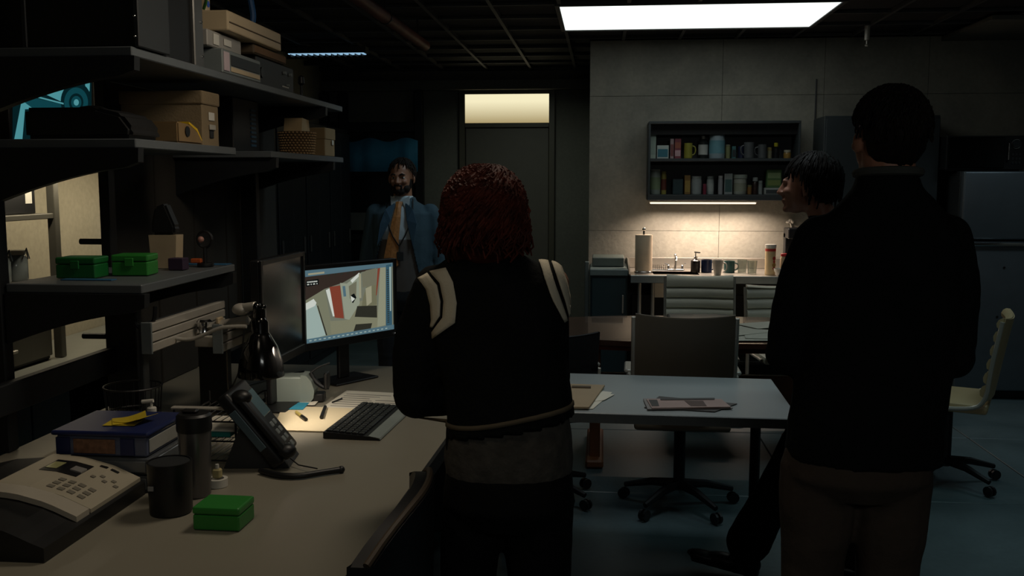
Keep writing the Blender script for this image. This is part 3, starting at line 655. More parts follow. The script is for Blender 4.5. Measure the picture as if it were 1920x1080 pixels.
# ================================================================ fax phone
fx = thing('fax_phone', 'dark fax telephone with cream keypad panel at near left of desk', 'telephone', (-1.40, 2.24, D))
def fz(x): # height of the arched top over the desk, x measured from the thing
    pts_ = [(-.26, .085), (-.2, .1), (-.1, .108), (0, .1), (.08, .08), (.16, .045)]
    for (a, za), (b, zb) in zip(pts_, pts_[1:]):
        if x <= b: return za + (zb - za) * (x - a) / (b - a)
    return pts_[-1][1]
def arch(y0, y1, x0, x1, lift, thick, m, name, parent, base=False, n=14, smooth=True):
    xs_ = [x0 + (x1 - x0) * k / n for k in range(n + 1)]
    up = [(x, fz(x) + lift) for x in xs_]
    lo = [(x1, 0), (x0, 0)] if base else [(x, fz(x) + lift - thick) for x in reversed(xs_)]
    b_ = BM(); prism(b_, up + lo, y0, y1, 'y'); return obj(name, b_, m, parent)
M_cream = mat('cream_panel', '#a39b88', .5, var=.04)
arch(-.28, .2, -.26, .165, -.012, 0, M_black, 'body', fx, True)
arch(-.06, .195, -.09, .155, 0, .01, M_cream, 'keypad_panel', fx)
arch(-.125, -.068, -.25, .155, .004, .014, mat('silver_cream', '#a8a193', .35, var=.04), 'paper_cover', fx)
M_key = mat('key_grey', '#6f6a5e', .5)
def onface(x, y, w_, d_, lift, h, m, name, parent, n=4):
    xs_ = [x - w_ / 2 + w_ * k / n for k in range(n + 1)]
    b_ = BM(); prism(b_, [(q, fz(q) + lift + h) for q in xs_] + [(q, fz(q) + lift) for q in reversed(xs_)], y - d_ / 2, y + d_ / 2, 'y'); return obj(name, b_, m, parent)
for i in range(4):
    for j in range(3): onface(.035 + i * .026, -.028 + j * .026, .015, .015, .0003, .002, M_key, 'key', fx, 1)
onface(.0, .105, .1, .09, .0003, .001, M_black, 'display_bezel', fx); onface(-.03, .105, .03, .05, .0016, .001, mat('lcd', '#9a9a6a', .3), 'display', fx)
onface(.035, .1, .03, .03, .0015, .004, mat('nav_grey', '#7d7b78', .4), 'navigation_key', fx)
for k in range(5): onface(.08 + k * .015, .09 + (k % 2) * .02, .01, .012, .0003, .002, M_key, 'key', fx, 1)
for k in range(2): onface(.07 + k * .03, .165, .02, .01, .0003, .002, M_black, 'key', fx, 1)
# ================================================================ stack of clear drawers and blue lidded box
M_clear = mat('frosted_plastic', '#4e5256', .25, var=.15); M_navy = mat('navy_plastic', '#1a2450', .4)
q = on(262, 955)
sx, sy = -1.245, 2.46
for k, (z, lab) in enumerate(((0, 'smoky clear drawer box at bottom of the stack beside fax phone'), (.048, 'smoky clear drawer box in middle of the stack beside fax phone'))):
    t = thing('drawer_box', lab, 'box', (sx - .1, sy + .1, D + z))
    bm = BM(); bx(bm, -.12, .12, -.11, .14, 0, .046, .005, seg=2); obj('body', bm, M_clear, t)
    bm = BM(); bx(bm, .1205, .124, -.1, .13, .008, .04, .002); bx(bm, -.11, .11, -.114, -.1105, .008, .04, .002); obj('drawer_front', bm, mat('frosted_light', '#5d6164', .2), t)
cbx = thing('plastic_container', 'clear container with a blue lid and orange contents on the stack', 'container', (sx - .11, sy + .1, D + .096))
bm = BM(); bx(bm, -.14, .12, -.1, .12, 0, .058, .006, seg=2); obj('body', bm, mat('clear_bluish', '#555c74', .2, var=.1), cbx)
bm = BM(); bx(bm, -.09, .03, -.1035, -.1005, .008, .048, .001); obj('orange_contents', bm, mat('orange_contents', '#7a5844', .6, var=.35, scale=60), cbx)
for x in (-.14, .045):
    bm = BM(); bx(bm, x, x + .04, -.1045, -.1005, .004, .052, .001); obj('corner_panel', bm, M_navy, cbx)
bm = BM(); bx(bm, .1205, .1235, -.09, .1, .01, .048, .001); obj('side_window', bm, mat('pale_frost', '#9a9a94', .4), cbx)
bm = BM(); bx(bm, -.15, .13, -.112, .13, .058, .072, .006, seg=2); obj('lid', bm, M_navy, cbx)
zt = D + .096 + .0725
nt_ = thing('sticky_notes', 'yellow sticky notes curling on top of the blue lid', 'notes', (sx - .1, sy + .09, zt))
for k, (a, tx, ty) in enumerate(((.1, 0, 0), (.5, .01, .012), (-.3, .03, .01))):
    bm = BM(); n = 6
    for i in range(n):
        u0, u1 = i / n, (i + 1) / n; f = lambda u: .002 + k * .0015 + .028 * (k > 0) * max(0, u - .35) ** 1.5
        vs = [bm.verts.new((-.045 + .09 * u, s * .04, f(u))) for u, s in ((u0, -1), (u1, -1), (u1, 1), (u0, 1))]; bm.faces.new(vs)
    bmesh.ops.remove_doubles(bm, verts=bm.verts[:], dist=1e-4)
    bmesh.ops.transform(bm, matrix=T(tx, ty, 0) @ RZ(a), verts=bm.verts[:])
    o = obj('note', bm, mat('sticky_yellow', '#b8a018', .7), nt_); s_ = o.modifiers.new('s', 'SOLIDIFY'); s_.thickness = .001
q = on(284, 880)
pb = thing('pump_bottle', 'white hand lotion pump bottle behind the blue lidded box', 'bottle', (-1.375, 2.78, D))
bm = BM(); lathe(bm, [(0, 0), (.028, 0), (.03, .01), (.03, .1), (.022, .122), (.012, .128), (.012, .138), (0, .138)], n=20); obj('body', bm, M_white, pb, True)
bm = BM(); can(bm, .014, .02, z0=.138, n=16); tube(bm, [(0, 0, .157), (0, 0, .178)], .004, 8); tube(bm, [(.006, 0, .178), (-.03, 0, .174)], .006, 8); obj('pump', bm, M_white, pb, True)
# wire bin
wb = thing('wire_bin', 'round black wire mesh bin behind the blue lidded container', 'bin', (-1.52, 2.95, D))
for z, r in ((.003, .075), (.1, .082), (.185, .09)):
    bm = BM(); tube(bm, [(r * math.cos(a), r * math.sin(a), z) for a in [2 * PI * k / 28 for k in range(29)]], .0035, 6, caps=False); obj('ring_wire', bm, M_black, wb)
bm = BM()
for k in range(28):
    a = 2 * PI * k / 28; tube(bm, [(.075 * math.cos(a), .075 * math.sin(a), .003), (.09 * math.cos(a), .09 * math.sin(a), .185)], .0014, 4)
o = obj('mesh', bm, M_black, wb); o['kind'] = 'stuff'
# travel tumbler, black cup
t = thing('travel_tumbler', 'tall steel travel tumbler with a black screw lid', 'tumbler', (on(366, 930).x, on(366, 930).y + .01, D))
bm = BM(); lathe(bm, [(0, 0), (.036, 0), (.038, .004), (.044, .18), (0, .18)], n=28); obj('body', bm, mat('steel_satin', '#6d6b6c', .3, .7), t, True)
bm = BM(); lathe(bm, [(0, .1805), (.046, .1805), (.047, .188), (.046, .222), (.04, .228), (0, .228)], n=28); obj('lid', bm, M_black, t, True)
bm = BM(); bx(bm, -.03, .012, -.012, .012, .2285, .238, .004); obj('sip_tab', bm, M_black, t)
t = thing('travel_mug', 'wide black mug with a small pale logo in front of steel tumbler', 'mug', (on(323, 958).x, on(323, 958).y - .005, D))
bm = BM(); lathe(bm, [(0, 0), (.05, 0), (.053, .004), (.056, .135), (.052, .135), (.048, .006), (0, .006)], n=32); obj('body', bm, M_black, t, True)
bm = BM(); lathe(bm, [(0, .128), (.052, .128), (.052, .132), (0, .132)], n=28); obj('lid', bm, M_dgrey, t, True)
bm = BM(); bx(bm, -.035, -.02, -.0535, -.049, .07, .082, .001); obj('logo', bm, mat('logo_grey', '#8a8a8a', .5), t)
# green box on desk
q = on(412, 990)
green_case('index_box', 'emerald green plastic index box alone on the near desk', (q.x, q.y + .03, D), -.02, M_green, .118, .1, .058, False)
# wire letter rack
wr = thing('letter_rack', 'silver and black wire letter rack holding teal paper', 'rack', (-1.19, 2.73, D))
for z in (.01, .07, .13):
    bm = BM()
    tube(bm, [(-.09, 0, z), (.1, 0, z), (.1, .26, z), (-.09, .26, z), (-.09, 0, z)], .003, 6)
    for k in range(7): tube(bm, [(-.09 + .19 * (k + 1) / 8, 0, z), (-.09 + .19 * (k + 1) / 8, .26, z)], .0015, 4)
    obj('tray', bm, M_blackm, wr)
for x, y in ((-.09, 0), (.1, 0), (.1, .26), (-.09, .26)):
    bm = BM(); tube(bm, [(x, y, .001), (x, y, .165)], .0035, 6); obj('post', bm, M_blackm, wr)
bm = BM(); bx(bm, -.1, .11, -.004, .02, .165, .172, .002); obj('top_bar', bm, M_alu, wr)
bm = BM(); bx(bm, -1.24, -1.12, 2.76, 2.94, D + .0745, D + .088, .001); tag(obj('teal_notepad', bm, mat('teal_paper', '#18847c', .7)), 'teal notepad lying in the middle tray of wire letter rack', 'notepad')
bm = BM(); bx(bm, -1.25, -1.11, 2.77, 2.95, D + .0885, D + .0925, .0006); tag(obj('index_cards', bm, M_paper), 'white index cards on top of teal notepad in wire rack', 'cards')
q = on(403, 915)
tr = thing('tape_roll', 'white roll of tape on edge beside steel tumbler', 'tape', (q.x + .0, q.y + .02, D))
bm = BM(); lathe(bm, [(.018, 0), (.028, 0), (.028, .022), (.018, .022), (.018, 0)], n=24); obj('roll', bm, M_white, tr, True)
bm = BM(); bx(bm, -.012, .012, -.01, .01, .0225, .05, .004); ci = tag(obj('correction_bottle', bm, mat('pale_yellow', '#b5a878', .5), None), 'tiny cream bottle standing on the tape roll', 'bottle'); ci.location = (q.x, q.y + .02, D)
bm = BM(); lathe(bm, [(0, .0505), (.006, .0505), (.005, .062), (0, .062)], n=10); obj('cap', bm, M_white, ci)
# desk phone leaning up on its stand
ph = thing('desk_phone', 'black office desk phone tilted up with handset and grey screen', 'telephone', (-.985, 2.77, D), .12)
ph.scale = (1.14, 1.14, 1.14)
TM = T(0.03, 0, .012) @ Matrix.Rotation(math.radians(52), 4, 'Y')   # slab runs up to the left, face turned right and up
bm = BM(); bx(bm, -.235, .0, -.09, .10, -.018, .018, .01, M=TM, seg=3); obj('body', bm, M_black, ph, True)
bm = BM(); bx(bm, -.215, -.0, -.088, -.045, .02, .042, .009, M=TM, seg=3); sph(bm, TM @ Vector((-.2, -.066, .033)), (.027, .025, .02), 14); sph(bm, TM @ Vector((-.02, -.066, .033)), (.027, .025, .02), 14); obj('handset', bm, M_black, ph, True)
bm = BM(); bx(bm, -.185, -.06, -.0945, -.0915, -.012, .008, .001, M=TM); obj('side_panel', bm, mat('slate_blue', '#4d5f68', .35), ph)
bm = BM(); bx(bm, -.2, -.12, -.03, .085, .0185, .021, .001, M=TM); obj('display', bm, mat('lcd_blue', '#4b6670', .25), ph)
for i in range(4):
    for j in range(3):
        bm = BM(); x = -.1 + i * .025; y = -.02 + j * .03; bx(bm, x, x + .016, y, y + .02, .0185, .023, .002, M=TM); obj('key', bm, M_grey, ph)
bm = BM(); prism(bm, [(-.12, 0), (.05, 0), (.03, .03), (-.06, .105), (-.08, .1)], -.06, .07, 'y'); obj('stand', bm, M_dgrey, ph)
bm = BM(); pts_ = [on(488, 888), on(520, 897), on(560, 899), on(600, 892), on(640, 886)]
tube(bm, [p + Vector((0, 0, .009)) for p in pts_], [.008, .009, .0085, .008, .009], 10, smooth_iter=1); sph(bm, pts_[-1] + Vector((0, 0, .009)), .011, 10)
hs = tag(obj('headset_bar', bm, M_black, None, True), 'black curved headset bar lying on desk before the phone', 'headset')
bm = BM(); tube(bm, [on(595, 888) + Vector((0, 0, .015)), on(560, 878) + Vector((0, 0, .01)), on(545, 872) + Vector((0, 0, .02))], .002, 6); obj('cord', bm, M_black, hs, True)
# reddish brown holder
q = on(432, 768)
hb = thing('leather_holder', 'reddish brown leather pen tray near the lamp', 'holder', (q.x, q.y + .03, D), .25)
bm = BM(); prism(bm, [(-.065, -.03), (.06, -.03), (.06, .04), (-.045, .04), (-.068, .01)], 0, .062); bmesh.ops.bevel(bm, geom=bm.edges[:], offset=.006, segments=2, affect='EDGES'); obj('body', bm, mat('red_leather', '#8a4634', .6), hb, True)
bm = BM(); prism(bm, [(-.06, -.025), (.055, -.025), (.055, .035), (-.042, .035), (-.062, .008)], .0622, .07); obj('paper_block', bm, M_tan, hb)
# grey label printer / dispenser
q = on(540, 757)
gd = thing('label_printer', 'grey rounded label printer with black tape arm on the desk', 'printer', (q.x + .03, q.y + .05, D), .1)
bm = BM(); bx(bm, -.09, .02, -.045, .045, 0, .104, .007, seg=2); prism(bm, [(.015, .004), (.05, .004), (.062, .02), (.066, .05), (.055, .085), (.035, .108), (.015, .11)], -.043, .043, 'y'); obj('body', bm, mat('sage_grey', '#7e8882', .4, var=.04), gd)
bm = BM(); tube(bm, [(.045, -.0, .112), (.06, -.0, .08), (.09, -.0, .055), (.115, 0, .052)], [.008, .01, .01, .007], 8, smooth_iter=2); bx(bm, .1, .115, -.03, .03, .05, .115, .004); bx(bm, .055, .098, -.03, .03, .003, .034, .004); obj('tape_arm', bm, M_black, gd, True)
bm = BM(); tube(bm, [(.045, 0, .112), (.07, .02, .13), (.11, .05, .14)], .0035, 6, smooth_iter=1); tube(bm, [(-.09, .0, .03), (-.13, .0, .045), (-.16, -.01, .03), (-.19, 0, .004)], .0035, 6, smooth_iter=2); obj('cord', bm, M_black, gd, True)
# papers and writing things
def sheet(name, label, cat, px4, z, th, m, lines=0, group=None, parent=None):
    pts_ = [on(*p) for p in px4]; c = sum(pts_, Vector()) / 4
    bm = BM(); prism(bm, [(p.x - c.x, p.y - c.y) for p in pts_], 0, th); o = obj(name, bm, m, parent, loc=(c.x, c.y, D + z)); 
    if label: tag(o, label, cat, group)
    if lines:
        bm = BM(); a, b, c2, d = [Vector((p.x - c.x, p.y - c.y, th + .0003)) for p in pts_]
        random.seed(len(label) + lines)
        for k in range(lines):
            v0 = .12 + .78 * k / lines; v1 = v0 + .25 / lines; u1 = random.uniform(.45, .92)
            qd = [a.lerp(d, v0).lerp(b.lerp(c2, v0), .08), a.lerp(d, v0).lerp(b.lerp(c2, v0), u1), a.lerp(d, v1).lerp(b.lerp(c2, v1), u1), a.lerp(d, v1).lerp(b.lerp(c2, v1), .08)]
            bm.faces.new([bm.verts.new(v) for v in qd])
        obj('printed_text', bm, mat('ink_grey', '#8a8780', .8), o)
    return o
sheet('manila_folder', 'cream manila folder lying open in front of keyboard', 'folder', ((512, 808), (622, 811), (668, 768), (530, 762)), 0, .004, mat('manila', '#d6c8a8', .8, var=.03))
sheet('letter_sheet', 'white sheet with blue heading beside the label printer', 'paper', ((478, 762), (590, 762), (606, 744), (470, 742)), .0045, .0008, M_paper)
sheet('blue_card', 'bright light blue card on the white sheet', 'card', ((497, 769), (568, 771), (580, 758), (512, 757)), .006, .0008, mat('sky_blue', '#2f8fae', .7))
sheet('form_sheet', 'printed white form at right of label printer', 'paper', ((602, 766), (735, 772), (748, 738), (650, 733)), .001, .001, M_paper, 7)
sheet('form_sheet', 'second white page poking out under the woman\'s arm', 'paper', ((690, 770), (770, 772), (780, 750), (700, 747)), .003, .001, M_paper, 4)
def pen(label, a, b, r, m, m2, z=.0):
    A, B = on(*a) + Vector((0, 0, r + z)), on(*b) + Vector((0, 0, r + z)); bm = BM(); tube(bm, [A, A.lerp(B, .55)], r, 10)
    o = tag(obj('marker_pen', bm, m, None, True), label, 'pen'); bm = BM(); tube(bm, [A.lerp(B, .56), B], r * 1.12, 10); obj('cap', bm, m2, o, True)
pen('short yellow and black marker on the manila folder', (556, 778), (574, 792), .006, mat('pen_yellow', '#b3a15c', .5), M_black, .0045)
pen('short black marker standing out on folder by the keyboard', (610, 768), (603, 788), .0065, M_black, M_black, .0045)
pen('thin black pen resting on the printed form', (623, 757), (641, 750), .003, M_black, M_black, .0025)
# keyboard
ka, kb, kc, kd = on(606, 822), on(716, 838), on(782, 798), on(692, 755)
u_ = (kd - ka); ang = math.atan2(u_.y, u_.x)
L_ = u_.length + .0; Wd = .17
kb_ = thing('keyboard', 'black computer keyboard with silver palm edge on the desk', 'keyboard', (0, 0, 0))
KM = T(ka.x, ka.y, D) @ RZ(ang)
bm = BM(); prism(bm, [(0, .0), (.0, .022), (-.15, .012), (-.19, .006), (-.19, 0)], 0, .44, 'x', M=KM); obj('case', bm, M_black, kb_)
bm = BM(); prism(bm, [(-.155, .0125), (-.191, .0065), (-.195, .002), (-.193, .008), (-.155, .0145)], 0.0, .44, 'x', M=KM); obj('palm_rest', bm, mat('silver_plastic', '#8b9490', .35), kb_)
M_keyb = mat('key_black', '#141617', .4); key0 = None
for r in range(6):
    for k in range(17):
        if r == 5 and 4 <= k <= 9: continue
        if key0 is None:
            bm = BM(); bx(bm, 0, .021, 0, .019, 0, .006, .002); key0 = obj('key', bm, M_keyb, kb_); o = key0
        else: o = key0.copy(); COL.objects.link(o)
        y = -.025 - r * .022; z = .022 + y * .066
        o.matrix_parent_inverse = Matrix.Identity(4); o.matrix_basis = KM @ T(.012 + k * .0247, y - .0 , z)
bm = BM(); y = -.025 - 5 * .022; bx(bm, .012 + 4 * .0247, .012 + 10 * .0247 - .004, y, y + .019, .022 + y * .066, .028 + y * .066, .002, M=KM); obj('space_bar', bm, M_keyb, kb_)
bm = BM()
random.seed(3)
for r in range(5):
    for k in range(17):
        if random.random() < .55:
            x = .02 + k * .0247; y = -.016 - r * .022; bx(bm, x, x + .004, y, y + .003, .0284 + y * .066, .0287 + y * .066, M=KM)
obj('key_legend', bm, mat('legend_white', '#a0a8a8', .6), kb_)
# desk cable
bm = BM(); tube(bm, [on(*p) + Vector((0, 0, .005)) for p in ((436, 735), (470, 722), (510, 712), (545, 703), (570, 698))], .0035, 6, smooth_iter=2); tag(obj('desk_cable', bm, M_black, None, True), 'thin black cable trailing across the desk behind label printer', 'cable')

# ================================================================ second table
M_tab = mat('table_grey', '#8d9495', .38, var=.03, scale=3)
ta, tb_, tc_, td_ = (-.47, 3.5), (.715, 3.46), (.735, 4.17), (-.47, 4.235)
tt = thing('work_table', 'long grey laminate table extending right from the desk', 'table', (0, 0, 0))
bm = BM(); prism(bm, [ta, tb_, tc_, td_], DZ - .035, DZ); bmesh.ops.bevel(bm, geom=[e for e in bm.edges if e.calc_length() > .1], offset=.002, segments=1, affect='EDGES'); obj('top', bm, M_tab, tt)
bm = BM(); prism(bm, [(ta[0], ta[1] - .006), (tb_[0] + .004, tb_[1] - .006), (tb_[0] + .004, tb_[1] - .0005), (ta[0], ta[1] - .0005)], DZ - .036, DZ - .002); obj('edge_band', bm, mat('edge_grey', '#4b5052', .5), tt)
for x, y in ((-.42, 3.6), (-.42, 4.12), (.66, 4.08)):
    bm = BM(); tube(bm, [(x, y, .003), (x, y, DZ - .036)], .022, 12); obj('leg', bm, M_blackm, tt)
bm = BM(); bx(bm, -.4, .6, 4.07, 4.09, .62, DZ - .037, .002); obj('apron', bm, M_blackm, tt)
q0 = on(1110, 748)
sheet('manila_folder', 'tan manila folder thick with papers behind the woman on grey table', 'folder', ((1040, 768), (1104, 769), (1134, 727), (1050, 724)), .006, .006, mat('manila_dull', '#a08d72', .8, var=.04))
sheet('loose_paper', 'white papers sticking out from under the tan folder', 'paper', ((1060, 768), (1112, 767), (1148, 736), (1080, 728)), 0, .0015, M_paper)
sheet('loose_paper', 'small white slip poking right of tan folder on the grey table', 'paper', ((1080, 757), (1132, 752), (1152, 741), (1090, 732)), .002, .0015, M_paper)
sheet('brown_envelope', 'thin dark line of a pen case on tan folder', 'case', ((1072, 733), (1108, 734), (1108, 731), (1072, 730)), .0125, .004, M_brown)
sheet('magazine', 'dark magazine at bottom of the pile on grey table', 'magazine', ((1208, 765), (1340, 773), (1382, 758), (1236, 744)), 0, .003, mat('mag_dark', '#3a3634', .5))
sheet('magazine', 'grey magazine second in the pile on grey table', 'magazine', ((1214, 770), (1374, 768), (1352, 752), (1206, 750)), .0035, .003, mat('mag_grey', '#807a78', .5))
mg = sheet('magazine', 'glossy magazine with brown photos topmost in the pile', 'magazine', ((1222, 770), (1370, 768), (1352, 753), (1212, 753)), .007, .004, mat('mag_pink', '#a98f88', .35))
sheet('photo_print', 'brown photograph lying on glossy magazine', 'photo', ((1295, 767), (1325, 767), (1318, 757), (1283, 757)), .0115, .0006, mat('photo_brown', '#4a2f26', .4))
sheet('photo_print', 'dark narrow photograph at left of glossy magazine', 'photo', ((1222, 767), (1236, 767), (1232, 755), (1216, 755)), .0115, .0006, mat('photo_dark', '#2b2624', .4))
sheet('photo_print', 'dark strip photograph at back edge of glossy magazine', 'photo', ((1238, 756), (1340, 755), (1340, 752), (1238, 753)), .0125, .0006, mat('photo_dark', '#2b2624', .4))
# ================================================================ kitchen side
M_steel = mat('stainless', '#a7a39b', .3, .8, var=.06); M_tealp = mat('teal_paint', '#22383e', .5, var=.05)
KX = lambda px, Y: P(px, 400, Y=Y).x
CZ = .9
kc_ = thing('sink_counter', 'stainless steel sink counter with open dark shelf below', 'counter', (0, 0, 0))
cx0, cx1, cy0, cy1 = KX(1184, 7.2), 1.6, 7.2, YK - .018
# worktop with a real basin opening
bx0, bx1, by0, by1 = KX(1226, 7.4), KX(1312, 7.4), 7.30, 7.56
bm = BM()
for a in ((cx0, cx1, cy0, by0), (cx0, cx1, by1, cy1), (cx0, bx0, by0, by1), (bx1, cx1, by0, by1)): bx(bm, *a, CZ - .02, CZ)
obj('top', bm, M_steel, kc_)
bm = BM(); bx(bm, cx0, cx1, cy0 - .012, cy0 - .001, CZ - .055, CZ + .002, .003); obj('front_edge', bm, mat('steel_edge', '#8f9a9c', .35, .6), kc_)
bm = BM()
for a in ((bx0 - .006, bx0, by0, by1), (bx1, bx1 + .006, by0, by1), (bx0, bx1, by0 - .006, by0), (bx0, bx1, by1, by1 + .006)): bx(bm, *a, CZ - .17, CZ - .001)
bx(bm, bx0, bx1, by0, by1, CZ - .175, CZ - .168); obj('basin', bm, M_steel, kc_)
bm = BM(); bx(bm, cx0, cx1, cy1 - .02, cy1 - .001, CZ + .001, CZ + .085, .004); obj('backsplash', bm, M_steel, kc_)
bm = BM(); prism(bm, [(cy0, CZ), (cy1, CZ), (cy1, CZ + .085), (cy1 - .2, CZ + .085), (cy0, CZ + .01)], cx0 - .012, cx0 - .001, 'x'); obj('end_splash', bm, M_steel, kc_)
for x in (KX(1201, 7.3), KX(1226, 7.3), 1.1, 1.55):
    bm = BM(); tube(bm, [(x, 7.27, .004), (x, 7.27, CZ - .056)], .014, 10); obj('leg', bm, M_alu, kc_)
bm = BM(); bx(bm, cx0 + .02, cx1 - .02, 7.55, 7.57, .1, CZ - .18, .003); obj('back_panel', bm, M_blackm, kc_)
bm = BM(); bx(bm, cx0 + .02, cx1 - .02, 7.3, 7.54, .22, .245, .003); obj('undershelf', bm, M_blackm, kc_)
# faucet
fc = thing('faucet', 'small chrome faucet with two handles behind the sink', 'faucet', (KX(1268, 7.64), 7.64, CZ + .001))
bm = BM(); bx(bm, -.07, .07, -.02, .02, 0, .012, .004); obj('base', bm, M_chrome, fc)
bm = BM(); tube(bm, [(0, 0, .01), (0, 0, .1), (0, -.02, .12), (0, -.08, .115), (0, -.1, .09)], .009, 10, smooth_iter=2); sph(bm, (0, 0, .12), .012, 10); obj('spout', bm, M_chrome, fc, True)
for s in (-1, 1):
    bm = BM(); can(bm, .011, .03, (s * .055, 0, .012), 12); tube(bm, [(s * .055, 0, .045), (s * .085, -.01, .055)], .005, 8); obj('handle', bm, M_chrome, fc, True)
# paper towel
r0 = P(1208, 505, z=CZ)
pt = thing('paper_towel', 'white paper towel roll upright on its holder left of the sink', 'paper towel', (KX(1208, 7.45), 7.45, CZ + .001))
bm = BM(); can(bm, .075, .012, n=28); tube(bm, [(0, 0, .01), (0, 0, .325)], .008, 10); sph(bm, (0, 0, .332), .014, 12); obj('holder', bm, M_chrome, pt, True)
bm = BM(); lathe(bm, [(.018, .014), (.064, .014), (.066, .02), (.066, .285), (.064, .29), (.018, .29), (.018, .014)], n=36); obj('roll', bm, mat('towel_paper', '#c9b8a0', .9, bump=.1), pt, True)
# drying rack wires
dr = thing('drying_rack', 'short chrome wire drying rack between the towel roll and faucet', 'rack', (KX(1238, 7.64), 7.64, CZ + .001))
bm = BM()
for k in range(9): x = -.065 + k * .016; tube(bm, [(x, -.03, .002), (x, -.03, .045), (x, .03, .045), (x, .03, .002)], .0018, 5)
o = obj('prongs', bm, M_chrome, dr)
bm = BM(); tube(bm, [(-.07, -.03, .002), (.07, -.03, .002), (.07, .03, .002), (-.07, .03, .002), (-.07, -.03, .002)], .0025, 6); obj('frame', bm, M_chrome, dr)
# items on the counter
def mug(name, label, px, Y, z, h, r, m, side=1, inner=None, group=None, handle=True, taper=1.0):
    t = thing(name, label, 'mug' if handle else 'cup', (KX(px, Y), Y, z))
    bm = BM(); lathe(bm, [(0, 0), (r * taper - .003, 0), (r * taper, .003), (r, h), (r - .004, h), (r * taper - .004, .005), (0, .005)], n=22); obj('body', bm, m, t, True)
    if handle:
        bm = BM(); tube(bm, [(side * (r - .003), 0, h * .82), (side * (r + .022), 0, h * .75), (side * (r + .026), 0, h * .5), (side * (r + .018), 0, h * .28), (side * (r - .004), 0, h * .2)], .005, 8, smooth_iter=2); obj('handle', bm, m, t, True)
    return t
def mm(h, r=.45, **k): return mat('c_' + h.strip('#'), h, r, **k)
sd = thing('soap_dispenser', 'dark soap dispenser with a chrome pump right of the faucet', 'dispenser', (KX(1306, 7.5), 7.5, CZ + .001))
bm = BM(); lathe(bm, [(0, 0), (.033, 0), (.036, .005), (.036, .09), (.02, .1), (.014, .105), (0, .105)], n=22); obj('body', bm, mm('#1a1512', .25), sd, True)
bm = BM(); can(bm, .014, .018, z0=.105, n=14); tube(bm, [(0, 0, .12), (0, 0, .155)], .004, 8); tube(bm, [(-.01, 0, .155), (.035, 0, .15)], .006, 8); obj('pump', bm, M_chrome, sd, True)
mug('coffee_mug', 'dark navy mug between soap dispenser and white cup', 1327, 7.5, CZ + .001, .098, .042, mm('#0e1c3c', .25))
cu_ = mug('coffee_mug', 'white ceramic mug in front at sink counter edge', 1348, 7.28, CZ + .001, .115, .042, mm('#b9b5ac', .4), 1, taper=.62)
mug('coffee_mug', 'teal green mug right of the white mug', 1370, 7.5, CZ + .001, .09, .042, mm('#274a48', .25))
bg_ = mat('thin_glass', '#cfd6d0', .03, var=.02, trans=.95)
for k, (px, Y) in enumerate(((1394, 7.5), (1413, 7.42))):
    t = thing('drinking_glass', ('clear drinking glass next to the teal mug', 'clear drinking glass nearer the snack canister')[k], 'glass', (KX(px, Y), Y, CZ + .001))
    bm = BM(); lathe(bm, [(0, 0), (.032, 0), (.038, .1), (.0365, .1), (.031, .006), (0, .006)], n=22); obj('body', bm, bg_, t, True)
cn = thing('snack_canister', 'tall cream snack canister with red band and white lid', 'canister', (KX(1447, 7.35), 7.35, CZ + .001))
bm = BM(); can(bm, .039, .2, n=26); obj('body', bm, mm('#cbb48a', .5), cn, True)
bm = BM(); lathe(bm, [(.0395, .178), (.0395, .196), (.0393, .196), (.0393, .178), (.0395, .178)], n=26); obj('red_band', bm, mm('#b02a22', .5), cn, True)
bm = BM(); can(bm, .041, .028, z0=.2005, n=26); obj('lid', bm, M_white, cn, True)
for z, r, c in ((.125, .014, '#a02a20'), (.1, .01, '#a02a20'), (.075, .016, '#8f6a2a'), (.05, .012, '#a02a20')):
    bm = BM(); tube(bm, [(.022, -.0325, z), (.0225, -.0335, z)], r, 12); obj('emblem', bm, mm(c, .5), cn)
jr = thing('jam_jar', 'jar with a red lid beside snack canister', 'jar', (KX(1474, 7.35), 7.35, CZ + .001))
bm = BM(); lathe(bm, [(0, 0), (.032, 0), (.034, .006), (.034, .12), (.026, .14), (0, .14)], n=20); obj('body', bm, mm('#b09a7e', .2), jr, True)
bm = BM(); can(bm, .03, .02, z0=.1405, n=20); obj('lid', bm, mm('#b01f26', .4), jr, True)
t = thing('bowl', 'white bowl at right end of counter near red lidded jar', 'bowl', (KX(1468, 7.26), 7.26, CZ + .001))
bm = BM(); lathe(bm, [(0, 0), (.03, 0), (.05, .035), (.055, .055), (.052, .055), (.028, .005), (0, .005)], n=24); obj('body', bm, M_white, t, True)
t = thing('coffee_maker', 'glass topped coffee maker on counter right of canister', 'coffee maker', (1.5, 7.62, CZ + .001))
bm = BM(); bx(bm, -.08, .08, -.1, .1, 0, .03, .005); bx(bm, -.08, .08, .02, .1, .03, .3, .005); bx(bm, -.08, .08, -.1, .1, .26, .34, .006); obj('body', bm, M_black, t)
bm = BM(); lathe(bm, [(0, 0), (.055, 0), (.062, .06), (.045, .13), (.042, .13), (.058, .06), (.05, .005), (0, .005)], (0, -.035, .033), 20); obj('carafe', bm, mm('#2a2420', .1), t, True)
wp = P(1480, 432, Y=YK - .015)
hx = thing('hanging_utensil', 'pale utensil hanging on the wall above the red lidded jar', 'utensil', (wp.x, YK - .018, wp.z))
bm = BM(); tube(bm, [(0, -.01, .07), (.012, -.012, .03), (.006, -.012, -.05)], .006, 6); tube(bm, [(-.025 + .05 * k / 8, -.015, .075 - .01 * math.sin(k)) for k in range(9)], .012, 8); obj('head', bm, M_white, hx, True)
